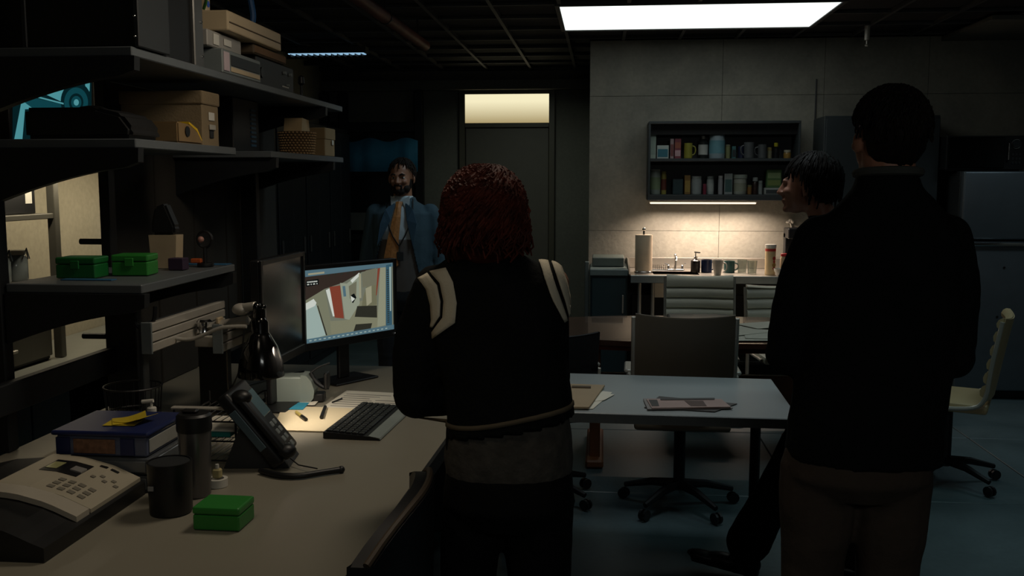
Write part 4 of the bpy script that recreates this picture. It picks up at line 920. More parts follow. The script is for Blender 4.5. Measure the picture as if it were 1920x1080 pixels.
# base cabinet left of sink
lb = thing('base_cabinet', 'teal metal base cabinet with pale top left of the sink', 'cabinet', (0, 0, 0))
lx0, lx1 = -.085, cx0 - .02
bm = BM(); bx(bm, lx0, lx1, 7.32, YK - .02, .03, .885, .004); obj('body', bm, M_tealp, lb)
bm = BM(); bx(bm, lx0 - .005, lx1 + .003, 7.29, YK - .017, .887, .935, .004); obj('top', bm, mat('pale_teal_top', '#6f7d7c', .4), lb)
bm = BM(); bx(bm, lx0 + .01, lx1 - .01, 7.3, 7.317, .06, .87, .004); d_ = obj('door', bm, M_tealp, lb)
bm = BM(); bx(bm, lx1 - .04, lx1 - .028, 7.286, 7.298, .6, .74, .003); obj('handle', bm, M_alu, d_)
bm = BM(); bx(bm, lx0 + .01, lx1 - .02, 7.5, 7.84, .938, 1.01, .006); tag(obj('tray_box', bm, mat('grey_green_box', '#5c6560', .5)), 'flat grey green box on top of teal base cabinet', 'box')
bm = BM(); bx(bm, lx0 - .045, lx0 - .012, 7.4, 7.44, .004, .985, .004); tag(obj('steel_upright', bm, mat('upright_pale', '#6c7370', .4, .3)), 'thin pale metal upright at left side of the base cabinet', 'upright')
# wall cupboard
wc = thing('wall_cupboard', 'open dark slate wall cupboard with two shelves of groceries', 'cupboard', (0, 0, 0))
M_slate = mat('slate_paint', '#2c3336', .5, var=.04)
wx0, wx1 = KX(1214, 7.6), KX(1497, 7.6); wy0, wy1 = 7.6, YK - .018
zt_, zb_, zm_ = P(1300, 227, Y=7.6).z, P(1300, 376, Y=7.6).z, P(1300, 297, Y=7.6).z
for a in ((wx0, wx1, zt_ - .02, zt_), (wx0, wx1, zb_, zb_ + .045)): 
    bm = BM(); bx(bm, a[0], a[1], wy0, wy1, a[2], a[3], .003); obj('board', bm, M_slate, wc)
bm = BM(); bx(bm, wx0 + .017, wx1 - .017, wy0 + .004, wy1 - .01, zm_ - .022, zm_, .002); obj('shelf', bm, M_slate, wc)
for x in (wx0, wx1 - .016):
    bm = BM(); bx(bm, x, x + .016, wy0, wy1, zb_ + .046, zt_ - .021, .002); obj('side_panel', bm, M_slate, wc)
bm = BM(); bx(bm, wx0 + .017, wx1 - .017, wy1 - .01, wy1 - .002, zb_ + .046, zt_ - .021); obj('back_panel', bm, M_slate, wc)
bm = BM(); bx(bm, wx0 + .017, wx1 - .017, wy0 + .08, wy0 + .095, zt_ - .1, zt_ - .021); obj('rolled_shutter', bm, M_blackm, wc)
lx = KX(1416, 7.66)
ul = thing('under_cupboard_light', 'thin warm glowing tube light under the wall cupboard', 'light', (0, 0, zb_ - .001))
bm = BM(); bx(bm, wx0 + .01, lx + .01, 7.63, 7.68, -.014, 0, .003); obj('housing', bm, M_white, ul)
bm = BM(); bx(bm, wx0 + .02, lx, 7.626, 7.66, -.026, -.0145, .004); obj('tube', bm, emit('warm_tube', '#ffe8c8', 1.6), ul)
SY = 7.7
def faded(h, r=.5):
    # grocery print colours, a little less saturated than the named hue
    if 'f' + h in MATS: return MATS['f' + h]
    c = [int(h[i:i + 2], 16) for i in (1, 3, 5)]; g_ = sum(c) / 3
    m = mat('f' + h, '%02x%02x%02x' % tuple(int((g_ + (x - g_) * .72) * .95) for x in c), r); return m
def kx(px): return P(px, 300, Y=SY).x
def kh(n_px): return n_px / (F / SY) * 1.0
def carton(label, pa, pb, hpx, z, cols, cat='box', name='food_box', dep=.06):
    x0, x1 = kx(pa), kx(pb); h = kh(hpx); t = thing(name, label, cat, ((x0 + x1) / 2, SY, z)); w_ = (x1 - x0) / 2 - .002
    bm = BM(); bx(bm, -w_, w_, 0, dep, 0, h, .002); obj('body', bm, faded(cols[0], .55), t)
    for k, c in enumerate(cols[1:]):
        z0 = h * (.12 + .8 * k / max(1, len(cols) - 1)); z1 = z0 + h * .6 / max(1, len(cols) - 1)
        bm = BM(); bx(bm, -w_ * .85, w_ * .85, -.0012, -.0003, z0, z1); obj('printed_panel', bm, faded(c, .55), t)
    return t
def jar(label, pa, pb, hpx, z, cb, cl=None, clab=None, lidh=.18, cat='jar', name='storage_jar', neck=1.0, dy=0):
    x0, x1 = kx(pa), kx(pb); h = kh(hpx); r = (x1 - x0) / 2; t = thing(name, label, cat, ((x0 + x1) / 2, SY + .05 + dy, z)); hb = h * (1 - lidh)
    bm = BM(); lathe(bm, [(0, 0), (r * .94, 0), (r, .006), (r, hb * .85), (r * (.9 if neck == 1 else neck), hb), (0, hb)], n=20); obj('body', bm, faded(cb, .3), t, True)
    if cl: bm = BM(); can(bm, r * (.93 if neck == 1 else neck * 1.1), h * lidh, z0=hb + .0005, n=20); obj('lid', bm, faded(cl, .4), t, True)
    if clab:
        bm = BM(); a0 = hb * .2; a1 = hb * .72; lathe(bm, [(r + .0008, a0), (r + .0008, a1), (r + .0003, a1), (r + .0003, a0), (r + .0008, a0)], n=20); obj('paper_label', bm, faded(clab, .6), t, True)
    return t
z = zm_ + .0015
carton('tall narrow pale green carton at left end of upper grocery shelf', 1218, 1230, 60, z, ['#9fb3a4', '#8ba396'])
carton('short teal and white tissue carton on upper grocery shelf', 1231, 1254, 24, z, ['#a8b8b4', '#1e6f86'])
carton('pale pink snack box on upper grocery shelf', 1256, 1263.5, 36, z, ['#9d8286', '#7a3a38'])
carton('red patterned snack box on upper grocery shelf', 1264, 1277, 36, z, ['#842c3c', '#b88c92', '#a04a30'])
mug('yellow_mug', 'yellow and green mug on upper grocery shelf', 1288, SY, z, kh(28), .032, mm('#7c7a2c'), 1)
t = jar('dark bottle with white label and pale cap, upper shelf', 1310, 1328, 44, z, '#1c2220', None, '#a7aaa4', .2, 'bottle', 'sauce_bottle', .45)
bm = BM(); can(bm, .014, .025, z0=kh(44) * .8 + .001, n=14); obj('lid', bm, mm('#b9b9b0'), t, True)
jar('biggest tub, white and blue with a wave label, upper shelf', 1330, 1360, 57, z, '#8fa7b4', '#7f97a8', '#4f8fa0', .2, 'tub', 'powder_tub', .9)
jar('small yellow green can behind the big tub, upper shelf', 1361, 1371, 25, z, '#7f8450', '#8f9470', None, .1, 'can', 'food_can')
carton('tiny teal tea box on upper grocery shelf', 1372, 1380, 22, z, ['#23686a', '#16242c'], dep=.04)
mug('coffee_mug', 'small dark blue mug on upper grocery shelf', 1387, SY + .05, z, kh(22), .026, mm('#1c2440'), 1)
mug('coffee_mug', 'grey mug left of its twin on upper grocery shelf', 1401, SY, z, kh(29), .038, mm('#45484a'), -1)
mug('coffee_mug', 'grey mug right of its twin on upper grocery shelf', 1426, SY, z, kh(25), .034, mm('#3f4244'), -1)
jar('small yellow and white can beside yellow capped bottle', 1440, 1449, 20, z, '#8d8a64', '#a08a40', None, .3, 'can', 'food_can')
t = jar('black bottle with a bright yellow cap, upper shelf', 1450, 1463, 28, z, '#14171a', None, None, .25, 'bottle', 'sauce_bottle', .5)
bm = BM(); can(bm, .016, .03, z0=kh(28) * .75 + .001, n=14); obj('lid', bm, mm('#a8a020'), t, True)
jar('squat amber jar with white lid at right of upper shelf', 1471, 1485, 15, z, '#a07420', '#b0a888', None, .3)
z = zb_ + .0465
jar('tall white and green canister at left of lower shelf', 1219, 1240, 46, z, '#8e9c94', '#a0aaa4', '#7d9468', .06, 'canister', 'storage_jar')
jar('slim tall yellow bottle next to the white canister, lower shelf', 1241, 1251, 42, z, '#a8a03c', '#b0a850', '#7a3020', .08, 'bottle', 'mustard_bottle')
carton('dark teal tin box on lower grocery shelf', 1262, 1282, 28, z, ['#1d3a40'])
carton('narrow orange and yellow packet on lower grocery shelf', 1284, 1296, 35, z, ['#8f6420', '#b08a30'], dep=.04)
jar('white square shouldered jar on lower grocery shelf', 1297, 1318, 33, z, '#9aa4a2', '#a8b0ac', None, .12)
jar('little magenta red tin between white jars, lower shelf', 1319, 1326, 19, z, '#8a1f38', '#9a3048', None, .1, 'tin', 'spice_tin', dy=-.04)
jar('white jar with wire lid and sprig emblem, lower shelf', 1327, 1341, 33, z, '#a3aeac', '#8a9694', '#b4bcb8', .15)
jar('shiny steel pepper shaker on lower grocery shelf', 1348, 1357, 34, z, '#9a9aa0', '#c0c0c0', None, .12, 'shaker', 'pepper_shaker', dy=-.03)
carton('pale carton with teal top on lower grocery shelf', 1359, 1375, 38, z, ['#8d9694', '#38605f'])
jar('wide white tub with green rim and dark emblem, lower shelf', 1377, 1403, 36, z, '#a6a99a', '#a4b0a4', '#93957c', .2, 'tub', 'spread_tub', .98)
jar('tiny orange spice jar on lower grocery shelf', 1404, 1413, 17, z, '#a06a28', '#8a8a50', None, .2)
t = jar('brown syrup bottle with wide white cap, lower shelf', 1414, 1424, 34, z, '#3c241c', None, None, .3, 'bottle', 'syrup_bottle', .6)
bm = BM(); can(bm, .02, .03, z0=kh(34) * .7 + .001, n=14); obj('lid', bm, mm('#a8b0b0'), t, True)
jar('small white bottle beside the brown syrup bottle', 1425, 1433, 25, z, '#98a09e', '#a6aeac', None, .2, 'bottle', 'vitamin_bottle')
carton('flat white box under the green cereal box, lower shelf', 1435, 1468, 12, z, ['#a6aaa4', '#3b4444'], dep=.12)
t = carton('green and yellow cereal box lying on white box, lower shelf', 1438, 1467, 33, z + kh(12) + .001, ['#4e7c3c', '#7f9440', '#8aa868'])
# tall locker right of cupboard and fridge corner
tl = thing('tall_cabinet', 'tall slate grey cabinet behind the standing man', 'cabinet', (0, 0, 0))
ta0, ta1 = KX(1540, 7.5), KX(1755, 7.5)
bm = BM(); bx(bm, ta0, ta1, 7.5, YK - .018, .005, P(1600, 217, Y=7.5).z, .005); obj('body', bm, M_slate, tl)
for k in range(2):
    a = ta0 + .01 + k * (ta1 - ta0) / 2; bm = BM(); bx(bm, a, a + (ta1 - ta0) / 2 - .015, 7.48, 7.498, .05, P(1600, 222, Y=7.5).z, .004); d_ = obj('door', bm, M_slate, tl)
    bm = BM(); bx(bm, a + .05 + .34 * (1 - k), a + .065 + .34 * (1 - k), 7.46, 7.478, 1.0, 1.16, .003); obj('handle', bm, M_alu, d_)
bm = BM(); tube(bm, [(KX(1522, 7.88), 7.877, .93), (KX(1522, 7.88), 7.877, 2.4)], .006, 8); tag(obj('wall_conduit', bm, M_bar, None, True), 'thin vertical conduit on the wall between cupboard and tall cabinet', 'conduit')
M_fr = mat('fridge_steel', '#6a7278', .36, .6, var=.05)
fr = thing('refrigerator', 'tall steel two-door refrigerator at right edge', 'refrigerator', (0, 0, 0))
fx0 = KX(1797, 7.3); fy = 7.22; ft = P(1850, 321, Y=7.3).z; fs_ = P(1850, 450, Y=7.3).z
bm = BM(); bx(bm, fx0, fx0 + .85, 7.3, YK - .018, .05, ft, .005); obj('body', bm, M_dgrey, fr)
bm = BM(); bx(bm, fx0, fx0 + .85, fy + .002, 7.295, fs_ + .008, ft, .014, seg=3); a_ = obj('freezer_door', bm, M_fr, fr, True)
bm = BM(); bx(bm, fx0, fx0 + .85, fy + .002, 7.295, .07, fs_ - .008, .014, seg=3); b_ = obj('door', bm, M_fr, fr, True)
bm = BM(); bx(bm, fx0 + .04, fx0 + .5, fy - .03, fy, fs_ - .04, fs_ - .012, .008, seg=2); obj('handle', bm, M_chrome, b_, True)
bm = BM(); bx(bm, fx0 + .02, fx0 + .83, 7.3, 7.8, 0.003, .05); obj('foot_grille', bm, M_black, fr)
for x, z_ in ((.31, .98), (.28, .62)):
    bm = BM(); tube(bm, [(fx0 + x, fy + .002, z_), (fx0 + x, fy - .004, z_)], .008, 10); obj('magnet', bm, M_black, b_)
mw = thing('microwave', 'black microwave oven sitting on top of the refrigerator', 'microwave', (KX(1765, 7.4) , 7.36, ft + .002))
mwid = KX(1910, 7.4) - KX(1765, 7.4)
bm = BM(); bx(bm, 0, mwid, 0, .38, .008, .255, .006, seg=2); obj('casing', bm, M_black, mw)
bm = BM(); bx(bm, .012, mwid * .74, -.012, -.001, .02, .245, .004); d_ = obj('door', bm, mat('mw_glass', '#08090a', .12), mw)
bm = BM(); tube(bm, [(mwid * .78, -.012, .07), (mwid * .78, -.028, .08), (mwid * .78, -.028, .2), (mwid * .78, -.012, .21)], .006, 8); obj('handle', bm, M_chrome, mw, True)
bm = BM(); can(bm, .028, .012, n=24, M=None) if False else tube(bm, [(mwid * .89, -.002, .195), (mwid * .89, -.018, .195)], .03, 24); obj('dial', bm, M_dgrey, mw)
bm = BM(); tube(bm, [(mwid * .89 + .033 * math.cos(a), -.004, .195 + .033 * math.sin(a)) for a in [2 * PI * k / 24 for k in range(25)]], .002, 5, caps=False); obj('dial_ring', bm, M_chrome, mw)
for i in range(3):
    for j in range(3):
        bm = BM(); x = mwid * .84 + i * .024; bx(bm, x, x + .016, -.004, -.0005, .05 + j * .03, .068 + j * .03, .001); obj('key', bm, M_dgrey, mw)
bm = BM(); bx(bm, 0.02, mwid - .02, .03, .35, 0, .0075); obj('foot', bm, M_black, mw)
# narrow gap between tall cabinet and fridge: socket plate on the wall
g_ = P(1787, 334, Y=YK - .016)
bm = BM(); bx(bm, g_.x - .012, g_.x + .012, YK - .022, YK - .0155, g_.z - .05, g_.z + .05, .002); tag(obj('switch_plate', bm, M_white), 'small pale switch plate on wall beside the refrigerator', 'switch')
# ================================================================ conference table and chairs
M_wood = mat('dark_wood', '#4a2c22', .22, var=.18, scale=5, coat=.4); M_woodb = mat('wood_base', '#6b3f22', .5, var=.2)
ct = thing('conference_table', 'dark reddish wood boat-shaped conference table strewn with papers', 'table', (.62, 5.6, 0))
def sup(a, b, n=48, e=2.6):
    r = []
    for k in range(n):
        t_ = 2 * PI * k / n; c, s = math.cos(t_), math.sin(t_); r.append((a * math.copysign(abs(c) ** (2 / e), c), b * math.copysign(abs(s) ** (2 / e), s)))
    return r
bm = BM(); prism(bm, sup(1.06, .52), .722, .75); obj('top', bm, M_wood, ct)
bm = BM(); prism(bm, sup(1.045, .505), .695, .7215); obj('edge_moulding', bm, mat('red_wood_edge', '#5a2018', .35, var=.1), ct)
for x in (-.65, .55):
    bm = BM(); bx(bm, x - .03, x + .03, -.28, .28, .03, .695, .005); bx(bm, x - .05, x + .05, -.36, .36, .004, .05, .01); obj('pedestal', bm, M_woodb, ct)
bm = BM(); bx(bm, -.62, .52, -.02, .02, .28, .48, .004); obj('stretcher', bm, M_woodb, ct)
def chair(label, loc, rz, pad, group=None, back_m=None, arms=True, seat_z=.46, back_top=.98):
    t = thing('office_chair', label, 'chair', loc, rz, group)
    hw = .225
    # seat of ribbed cushions
    bm = BM(); bx(bm, -hw, hw, -.2, .24, seat_z - .03, seat_z + .02, .015, seg=2); obj('seat', bm, pad, t, True)
    # back: slightly reclined shell of padded segments
    lean = .12; z0 = seat_z + .06; zs_ = [z0, z0 + .07, z0 + .14, z0 + .21, z0 + .28, z0 + .35, back_top]
    def yb(z, x): return -.21 - (z - z0) * lean * 1.4 + .03 * (x / hw) ** 2
    for a, b in zip(zs_, zs_[1:]):
        bm = BM(); n = 10; rows = []
        top = b == back_top
        prof = [(a + .003, 0), (a + .012, .012), ((a + b) / 2, .018), (b - .012, .012), (b - .003, 0)]
        F_, B_ = [], []
        for z, bulge in prof:
            F_.append([bm.verts.new((hw * (-1 + 2 * k / n), yb(z, hw * (-1 + 2 * k / n)) + .008 + bulge, z + (-.014 * (1 - (2 * k / n - 1) ** 2) if top and z > b - .02 else 0))) for k in range(n + 1)])
        for z, bulge in prof: B_.append([bm.verts.new((hw * (-1 + 2 * k / n), yb(z, hw * (-1 + 2 * k / n)) - .004, z + (-.014 * (1 - (2 * k / n - 1) ** 2) if top and z > b - .02 else 0))) for k in range(n + 1)])
        for G in (F_, B_):
            for r1, r2 in zip(G, G[1:]):
                for k in range(n): bm.faces.new((r1[k], r1[k + 1], r2[k + 1], r2[k]))
        for r1, r2 in ((F_[0], B_[0]), (F_[-1], B_[-1])):
            for k in range(n): bm.faces.new((r1[k], r1[k + 1], r2[k + 1], r2[k]))
        for k in (0, n):
            for i in range(len(prof) - 1): bm.faces.new((F_[i][k], F_[i + 1][k], B_[i + 1][k], B_[i][k]))
        obj('back_cushion', bm, pad, t, True)
    # rear shell
    bm = BM(); n = 10; G1, G2 = [], []
    for z in (z0 - .02, z0 + .2, back_top - .15, back_top - .03, back_top - .004):
        G1.append([bm.verts.new((hw * (-1 + 2 * k / n), yb(z, hw * (-1 + 2 * k / n)) - .006, z - .016 * (1 - (2 * k / n - 1) ** 2) * (z > back_top - .05))) for k in range(n + 1)])
        G2.append([bm.verts.new((hw * (-1 + 2 * k / n), yb(z, hw * (-1 + 2 * k / n)) - .012, z - .016 * (1 - (2 * k / n - 1) ** 2) * (z > back_top - .05))) for k in range(n + 1)])
    for G in (G1, G2):
        for r1, r2 in zip(G, G[1:]):
            for k in range(n): bm.faces.new((r1[k], r1[k + 1], r2[k + 1], r2[k]))
    for r1, r2 in ((G1[0], G2[0]), (G1[-1], G2[-1])):
        for k in range(n): bm.faces.new((r1[k], r1[k + 1], r2[k + 1], r2[k]))
    for k in (0, n):
        for i in range(4): bm.faces.new((G1[i][k], G1[i + 1][k], G2[i + 1][k], G2[i][k]))
    obj('back_shell', bm, back_m or pad, t, True)
    for s in (-1, 1):
        bm = BM(); x = s * (hw + .008); tube(bm, [(x, .2, seat_z - .01), (x, -.1, seat_z - .01), (x, -.19, seat_z + .03), (x, yb(z0 + .15, hw), z0 + .15), (x, yb(back_top - .02, hw), back_top - .02)], .011, 8, smooth_iter=2); obj('side_frame', bm, M_alu, t, True)
        if arms:
            bm = BM(); x = s * (hw + .03); tube(bm, [(s * hw, -.2, z0 + .16), (x, -.14, z0 + .165), (x, .1, z0 + .16), (x, .14, z0 + .1), (s * hw, .1, seat_z)], .011, 8, smooth_iter=2); bx(bm, x - .02, x + .02, -.12, .09, z0 + .168, z0 + .188, .006); obj('armrest', bm, M_alu, t, True)
    bm = BM(); can(bm, .028, seat_z - .1, z0=.09, n=14); bx(bm, -.09, .09, -.1, .1, seat_z - .055, seat_z - .031, .005); obj('column', bm, M_blackm, t)
    for k in range(5):
        a = 2 * PI * k / 5 + .3; c, s = math.cos(a), math.sin(a)
        bm = BM(); tube(bm, [(0, 0, .12), (.14 * c, .14 * s, .11), (.28 * c, .28 * s, .075)], [.026, .02, .013], 8); sk = obj('base_spoke', bm, M_blackm, t, True)
        bm = BM()
        for q in (-1, 1): cx_, cy_ = .285 * c - q * .012 * s, .285 * s + q * .012 * c; tube(bm, [(cx_ - .006 * s, cy_ + .006 * c, .03), (cx_ + .006 * s, cy_ - .006 * c, .03)], .027, 12)
        obj('caster', bm, M_black, sk)
    return t
M_ivory = mat('ivory_leather', '#dad6c4', .45, var=.05, bump=.05); M_taupe = mat('taupe_leather', '#6a5f50', .5, var=.05); M_dl = mat('dark_leather', '#17171a', .45, var=.1)
chair('taupe ribbed office chair in centre turned with its back to us', (.39, 4.66, 0), -.03, M_taupe, back_top=1.0)
chair('ivory ribbed office chair across the table, in front of the sink', (.66, 6.42, 0), PI - .05, M_ivory, back_top=.965, arms=False)
chair('ivory ribbed office chair half hidden behind the dark haired woman', (1.24, 6.45, 0), PI + .12, M_ivory, back_top=.9, arms=False)
chair('cream office chair at the right end of conference table, turned sideways', (1.84, 5.2, 0), 1.15, mat('cream_leather', '#b39c74', .45, var=.05), back_top=.93, arms=False)
chair('dark office chair left of the taupe chair, mostly behind the woman', (-.3, 4.72, 0), .35, M_dl, back_top=.72)
# dark chair at the desk
qc = thing('desk_chair', 'black leather chair with brown piped back pushed against the near desk', 'chair', (-.595, 2.02, 0), 0)
bm = BM(); bx(bm, -.3, .17, -.25, .25, .43, .5, .03, seg=3); obj('seat', bm, M_dl, qc, True)
bm = BM(); n = 12; A_, B_ = [], []
def cbk(t_, z): y = -.3 + .6 * t_; x = .215 - .06 * (2 * t_ - 1) ** 2 + .02 * (z - .5); return x, y
for z in (.46, .6, .75, .87, .925):
    A_.append([bm.verts.new((cbk(k / n, z)[0], cbk(k / n, z)[1] * (1 if z < .9 else .97), z - (.06 * abs(2 * k / n - 1) ** 3 if z > .9 else 0))) for k in range(n + 1)])
    B_.append([bm.verts.new((cbk(k / n, z)[0] - .045, cbk(k / n, z)[1] * (1 if z < .9 else .97), z - (.06 * abs(2 * k / n - 1) ** 3 if z > .9 else 0))) for k in range(n + 1)])
for G in (A_, B_):
    for r1, r2 in zip(G, G[1:]):
        for k in range(n): bm.faces.new((r1[k], r1[k + 1], r2[k + 1], r2[k]))
for r1, r2 in ((A_[0], B_[0]), (A_[-1], B_[-1])):
    for k in range(n): bm.faces.new((r1[k], r1[k + 1], r2[k + 1], r2[k]))
for k in (0, n):
    for i in range(4): bm.faces.new((A_[i][k], A_[i + 1][k], B_[i + 1][k], B_[i][k]))
rim = [A_[-1][k].co + Vector((-.01, 0, .004)) for k in range(n + 1)]
obj('backrest', bm, M_dl, qc, True)
bm = BM(); tube(bm, rim, .008, 8); obj('piping', bm, mat('brown_piping', '#4f4336', .6), qc, True)
bm = BM(); can(bm, .03, .33, z0=.1, n=14); obj('column', bm, M_blackm, qc)
for k in range(5):
    a = 2 * PI * k / 5; c, s = math.cos(a), math.sin(a)
    bm = BM(); tube(bm, [(0, 0, .12), (.28 * c, .28 * s, .075)], [.026, .013], 8); sk = obj('base_spoke', bm, M_blackm, qc, True)
    bm = BM(); tube(bm, [(.285 * c - .015 * s, .285 * s + .015 * c, .03), (.285 * c + .015 * s, .285 * s - .015 * c, .03)], .027, 12); obj('caster', bm, M_black, sk)
# papers and a laptop on the conference table
random.seed(5)
for k, (px, py, a, lab) in enumerate(((1395, 612, .2, 'white paper at back of the spread on conference table'), (1412, 622, -.3, 'white paper in middle of the spread on conference table'), (1400, 633, .1, 'white paper nearest the front edge of conference table'),
        (1438, 609, .5, 'white paper at right back of the spread, conference table'), (1448, 630, -.1, 'white paper at right front of the spread, conference table'), (1382, 622, .6, 'white paper just right of the taupe chair on conference table'))):
    p = P(px, py, z=.7515 + .002 * k); bm = BM(); bx(bm, -.105, .105, -.148, .148, 0, .001); o = tag(obj('loose_paper', bm, M_paper), lab, 'paper'); o.location = p; o.rotation_euler = (0, 0, a + PI / 2)
p = P(1312, 592, z=.752); bm = BM(); bx(bm, -.19, .19, -.12, .12, 0, .02, .006, seg=2); o = tag(obj('laptop', bm, M_dgrey), 'closed dark laptop at far side of the conference table', 'laptop'); o.location = (.6, 5.93, .752)
bm = BM(); bx(bm, -.18, .18, -.115, .115, .0203, .023, .001); obj('lid', bm, mat('lid_slate', '#4d5960', .3, .4), o)
# ================================================================ people
def bake(name, bm, m, parent=None, voxel=.008, smooth=4, cut=None, disp=0, mats=None):
    me = bpy.data.meshes.new('tmp'); bmesh.ops.recalc_face_normals(bm, faces=bm.faces[:]); bm.to_mesh(me); bm.free()
    o = bpy.data.objects.new('tmp', me); COL.objects.link(o)
    r = o.modifiers.new('r', 'REMESH'); r.mode = 'VOXEL'; r.voxel_size = voxel
    s = o.modifiers.new('s', 'SMOOTH'); s.iterations = smooth; s.factor = .5
    if disp:
        tx = bpy.data.textures.new('folds', 'CLOUDS'); tx.noise_scale = .13; tx.noise_depth = 2
        d = o.modifiers.new('d', 'DISPLACE'); d.texture = tx; d.strength = disp; d.mid_level = .5; d.texture_coords = 'LOCAL'
    dg = bpy.context.evaluated_depsgraph_get(); dg.update()
    n = bpy.data.meshes.new_from_object(o.evaluated_get(dg)); n.name = name
    bpy.data.objects.remove(o); bpy.data.meshes.remove(me)
    b = bmesh.new(); b.from_mesh(n)
    if cut:
        dele = [f for f in b.faces if cut(f.calc_center_median())]
        bmesh.ops.delete(b, geom=dele, context='FACES')
    b.to_mesh(n); b.free()
    n.materials.clear(); n.materials.append(m)
    for p in n.polygons: p.use_smooth = True
    q = bpy.data.objects.new(name, n); COL.objects.link(q); q.parent = parent
    if cut: sm_ = q.modifiers.new('sol', 'SOLIDIFY'); sm_.thickness = .006; sm_.offset = -1
    return q
def limb(bm, pts, rads, n=14, it=1):
    pts = [Vector(p) for p in pts]
    tube(bm, pts, rads, n, smooth_iter=it)
    for p, r in zip(pts, rads): sph(bm, p, r * .985, 12)
def torso(bm, rings, n=22):
    R = []
    for z, cx, cy, rx, ry in rings:
        R.append([bm.verts.new((cx + rx * math.copysign(abs(math.cos(a)) ** .85, math.cos(a)), cy + ry * math.copysign(abs(math.sin(a)) ** .9, math.sin(a)), z)) for a in [2 * PI * k / n for k in range(n)]])
    for a, b in zip(R, R[1:]):
        for k in range(n): bm.faces.new((a[k], a[(k + 1) % n], b[(k + 1) % n], b[k]))
    bm.faces.new(R[0][::-1]); bm.faces.new(R[-1])
def head(bm, H, sc=1.0, male=True):
    def e(c, r): 
        vs = sph(bm, Vector(c) * sc, tuple(q * sc for q in r), 18); bmesh.ops.transform(bm, matrix=H, verts=vs)
    e((0, -.015, .03), (.076, .096, .088)); e((0, .028, -.02), (.062, .062, .088)); e((0, .045, -.078), (.042 if male else .035, .038, .034))
    e((0, .0, -.06), (.058 if male else .052, .06, .04))
    e((0, .086, .012), (.046, .014, .012))               # brow ridge
    e((.033, .072, -.028), (.022, .02, .018)); e((-.033, .072, -.028), (.022, .02, .018))   # cheeks
    vs = tube(bm, [Vector(p) * sc for p in ((0, .088, .012), (0, .1, -.012), (0, .112, -.034), (0, .09, -.044))], [q * sc for q in (.008, .0105, .014, .009)], 10); bmesh.ops.transform(bm, matrix=H, verts=vs)
    e((0.01, .1, -.037), (.009, .009, .007)); e((-.01, .1, -.037), (.009, .009, .007))
    e((0, .09, -.062), (.022, .01, .006)); e((0, .088, -.071), (.019, .01, .007))            # lips
    e((0, .078, -.097), (.019, .016, .014))
    for s in (-1, 1):
        M_ = Matrix.Rotation(s * -.3, 4, 'Z') @ Matrix.Rotation(.15, 4, 'X')
        vs = sph(bm, (0, 0, 0), (.008 * sc, .019 * sc, .033 * sc), 14); bmesh.ops.transform(bm, matrix=H @ T(s * .079 * sc, -.008 * sc, -.008 * sc) @ M_, verts=vs)
        vs = sph(bm, (0, 0, 0), (.006 * sc, .01 * sc, .01 * sc), 10); bmesh.ops.transform(bm, matrix=H @ T(s * .077 * sc, .0, -.036 * sc), verts=vs)
def hand(bm, wrist, direction, palmn, side, sc=1.0, curl=.5):
    """palm plus four fingers and a thumb; palmn is the way the palm faces"""
    d = Vector(direction).normalized(); nrm = (Vector(palmn) - d * Vector(palmn).dot(d)).normalized(); x = d.cross(nrm) * side
    w = Vector(wrist)
    def pt(a, b, c): return w + (d * a + x * b + nrm * c) * sc
    tube(bm, [pt(0, 0, 0), pt(.03, 0, 0)], [.024 * sc, .026 * sc], 12)
    for b in (-.026, -.009, .009, .026): limb(bm, [pt(.015, b * .7, 0), pt(.085, b, .0)], [.014 * sc, .0115 * sc], 8, 0)
    for b, L_ in ((-.028, .062), (-.0095, .074), (.0095, .08), (.028, .07)):
        c1, c2, c3 = curl * .5, curl * 1.1, curl * 1.7; p0 = pt(.085, b, 0); pts = [p0]; a = 0
        for q, c in ((.45, c1), (.3, c2), (.25, c3)): pts.append(pts[-1] + (d * math.cos(c) + nrm * math.sin(c) + x * b * 1.2) * L_ * q * sc)
        limb(bm, pts, [.0095 * sc, .0088 * sc, .008 * sc, .007 * sc], 8, 0)
    limb(bm, [pt(.018, .024, .006), pt(.05, .048, .018), pt(.075, .058, .028), pt(.095, .058, .036)], [.014 * sc, .011 * sc, .0098 * sc, .0085 * sc], 8, 0)
def shoe(name, ankle, dirn, m, parent, L_=.27, pitch=0, z0=.004):
    bm = BM(); d = Vector(dirn).normalized(); ang = math.atan2(d.y, d.x)
    M_ = T(ankle[0], ankle[1], ankle[2]) @ RZ(ang) @ Matrix.Rotation(-pitch, 4, 'Y')
    vs = []
    vs += sph(bm, (-.035, 0, -.04), (.045, .037, .04), 14); vs += sph(bm, (.06, 0, -.052), (.09, .042, .03), 14); vs += sph(bm, (.15, 0, -.058), (.075, .04, .022), 14)
    vs += tube(bm, [(0, 0, -.03), (0, 0, .03)], [.045, .042], 14)
    bx(bm, -.075, .2, -.034, .034, -.085, -.065, .006)
    bmesh.ops.transform(bm, matrix=M_, verts=bm.verts[:])
    return bake(name, bm, m, parent, .006, 2)
def hairline(tab, y):
    for (a, va), (b, vb) in zip(tab, tab[1:]):
        if y <= b: return va + (vb - va) * (y - a) / (b - a)
    return tab[-1][1]
TAB_M = [(-1, -.75), (-.45, -.68), (-.28, -.4), (-.16, .05), (.05, .2), (.3, .2), (.45, .4), (.65, .62), (1.0, .75)]
TAB_BOB = [(-1, -.95), (-.2, -.9), (.1, -.6), (.3, -.2), (.6, .5), (1.0, .7)]
